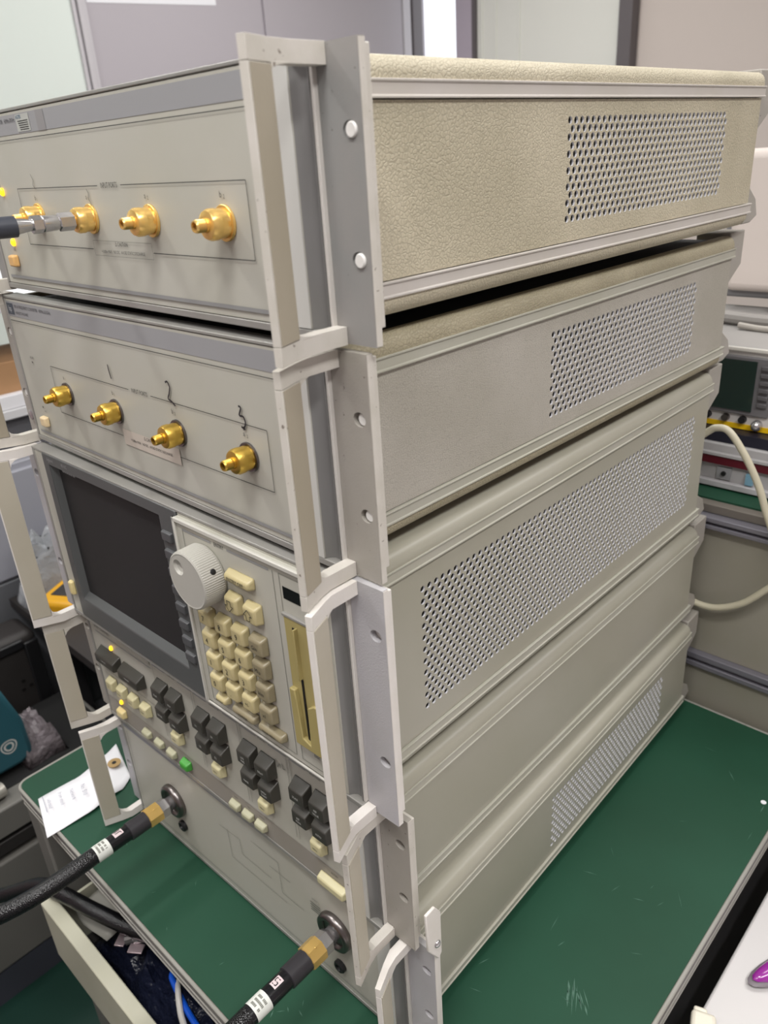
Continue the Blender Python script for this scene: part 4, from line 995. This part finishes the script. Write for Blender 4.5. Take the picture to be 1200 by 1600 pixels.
ym = empty('multimeter', (-.760, .262, -.8835), math.radians(30), 'yellow multimeter with dark face lying behind the left handle', 'meter')
MB().box(-.045, .045, -.050, .075, 0, .040).obj('holster', YELLOW, ym, bevel=.010, seg=3)
MB().box(-.026, .030, -.022, .056, .036, .0425).obj('meter_face', DCASE, ym, bevel=.003)
MB().lathe([(0, .011), (.004, .009)], (.012, .02, .0425), (0, 0, 1), 20).obj('dial', mat('dial_red', (70, 34, 32), 0.4), ym)
crumple('wrapped_parts', -.89, -.82, .20, .58, -.8845, .17, CLEAR, 'clear plastic wrapped parts on the low dark bench', 'bag', 20, 24, 11)
# dark case with socket holes
DC = empty('instrument_case', (-.795, -.02, FZ), 0, 'dark case with three socket holes on its side, left of the stack', 'case')
MB().box(-.095, 0, -.18, .21, z_(-1.36), z_(-.915)).obj('body', DCASE, DC, bevel=.018, seg=4)
rimm = MB(); rimm.box(-.006, .006, .178, .208, z_(-1.34), z_(-.935)); rimm.box(-.006, .006, -.17, .1779, z_(-.945), z_(-.925)); rimm.obj('edge_strip', BLACK, DC, bevel=.003)
for yy, z in ((.157, -1.020), (.170, -1.037), (.153, -1.040)): MB().lathe([(0, .0042), (.0022, .0042)], (-.0004, yy, z_(z)), (1, 0, 0), 14).obj('socket_hole', HOLE, DC)
TB = MB(); pts = [(-.30, -1.112), (.005, -1.110), (.032, -1.100), (.030, -1.02), (.010, -.945), (-.01, -.925), (-.30, -.93)]
TB.prism(pts, 'x', -.02, .02)
tb = TB.obj('teal_bag', TEAL, bevel=.010, seg=3, loc=(-.62, .035, .045)); tag(tb, 'teal bag with a round white emblem hanging at the left edge', 'bag')
em = MB()
for i in range(40):
    a0, a1 = 2 * math.pi * i / 40, 2 * math.pi * (i + 1) / 40
    for ra, rb in ((.0125, .0150), (.0060, .0095)):
        r2 = 1 + .04 * math.sin(3 * a0)
        em.face([em.bm.verts.new((.0206, r2 * r_ * math.cos(q), r2 * r_ * math.sin(q))) for q, r_ in ((a0, ra), (a1, ra), (a1, rb), (a0, rb))])
eo = em.obj('emblem', WHITEINK, tb, smooth=0, loc=(0, -.008, -1.058))
crumple('crumpled_film', -.705, -.590, .045, .125, -1.0780, .085, CLOTH, 'grey crumpled plastic film lying below the teal bag', 'film', 14, 12, 17)
# mauve office partition mirrored in the dark screen
OP = empty('office_partition', (-1.55, -1.25, FZ), 0, 'mauve office partition left of the table, mirrored in the dark screen', 'partition')
MB().box(-.02, .02, -.75, .85, .06, 1.30).obj('fabric_panel', mat('mauve_fabric', (206, 178, 180), 0.7), OP, bevel=.004)
MB().box(-.026, .026, -.78, .88, 1.3005, 1.335).obj('top_rail', PRAIL, OP, bevel=.003)
for yy in (-.77, .855): MB().box(-.026, .026, yy, yy + .02, 0, 1.30).obj('post', PRAIL, OP)
# drawer cabinet lower left
LC = empty('drawer_cabinet', (-.53, 0, FZ), 0, 'grey drawer cabinet with dark gaps low at the left, blue-grey plinth', 'cabinet')
MB().box(-.25, -.03, -.55, .22, z_(-1.42), z_(-1.1405)).obj('carcass', DARKIN, LC)
MB().box(-.25, 0, -.55, .22, z_(-1.140), z_(-1.080)).obj('top_slab', CABG, LC, bevel=.004)
MB().box(-.25, -.045, -.54, .21, z_(-1.0798), z_(-1.0785)).obj('slab_dark_top', DARKIN, LC)  # thin sheet that makes the slab top darker
MB().box(-.03, 0, -.55, .22, z_(-1.425), z_(-1.190)).obj('drawer', CABG, LC, bevel=.004)
MB().box(-.03, -.004, -.55, .22, z_(-1.178), z_(-1.150)).obj('drawer_rail', DCASE, LC, bevel=.002)
MB().box(-.25, -.002, -.55, .22, 0, z_(-1.428)).obj('plinth', PLINTH, LC)
o = MB().tube([(-.60, -.30, -1.0625), (-.57, -.10, -1.0625), (-.56, -.040, -1.0625), (-.562, -.012, -1.063)], .0135, 14, mat('silver_bar', (190, 186, 176), 0.3, 0.4)).obj('metal_bar', MATS['silver_bar']); tag(o, 'pale metal bar lying on the drawer cabinet at the left edge', 'bar')
o = MB().box(-.62, -.40, .26, .60, FZ, -.92).obj('dark_block', mat('block_dark', (34, 36, 42), 0.5), bevel=.006); tag(o, 'plain dark block behind the left table corner', 'equipment')  # dark block fills the dark region behind the table corner
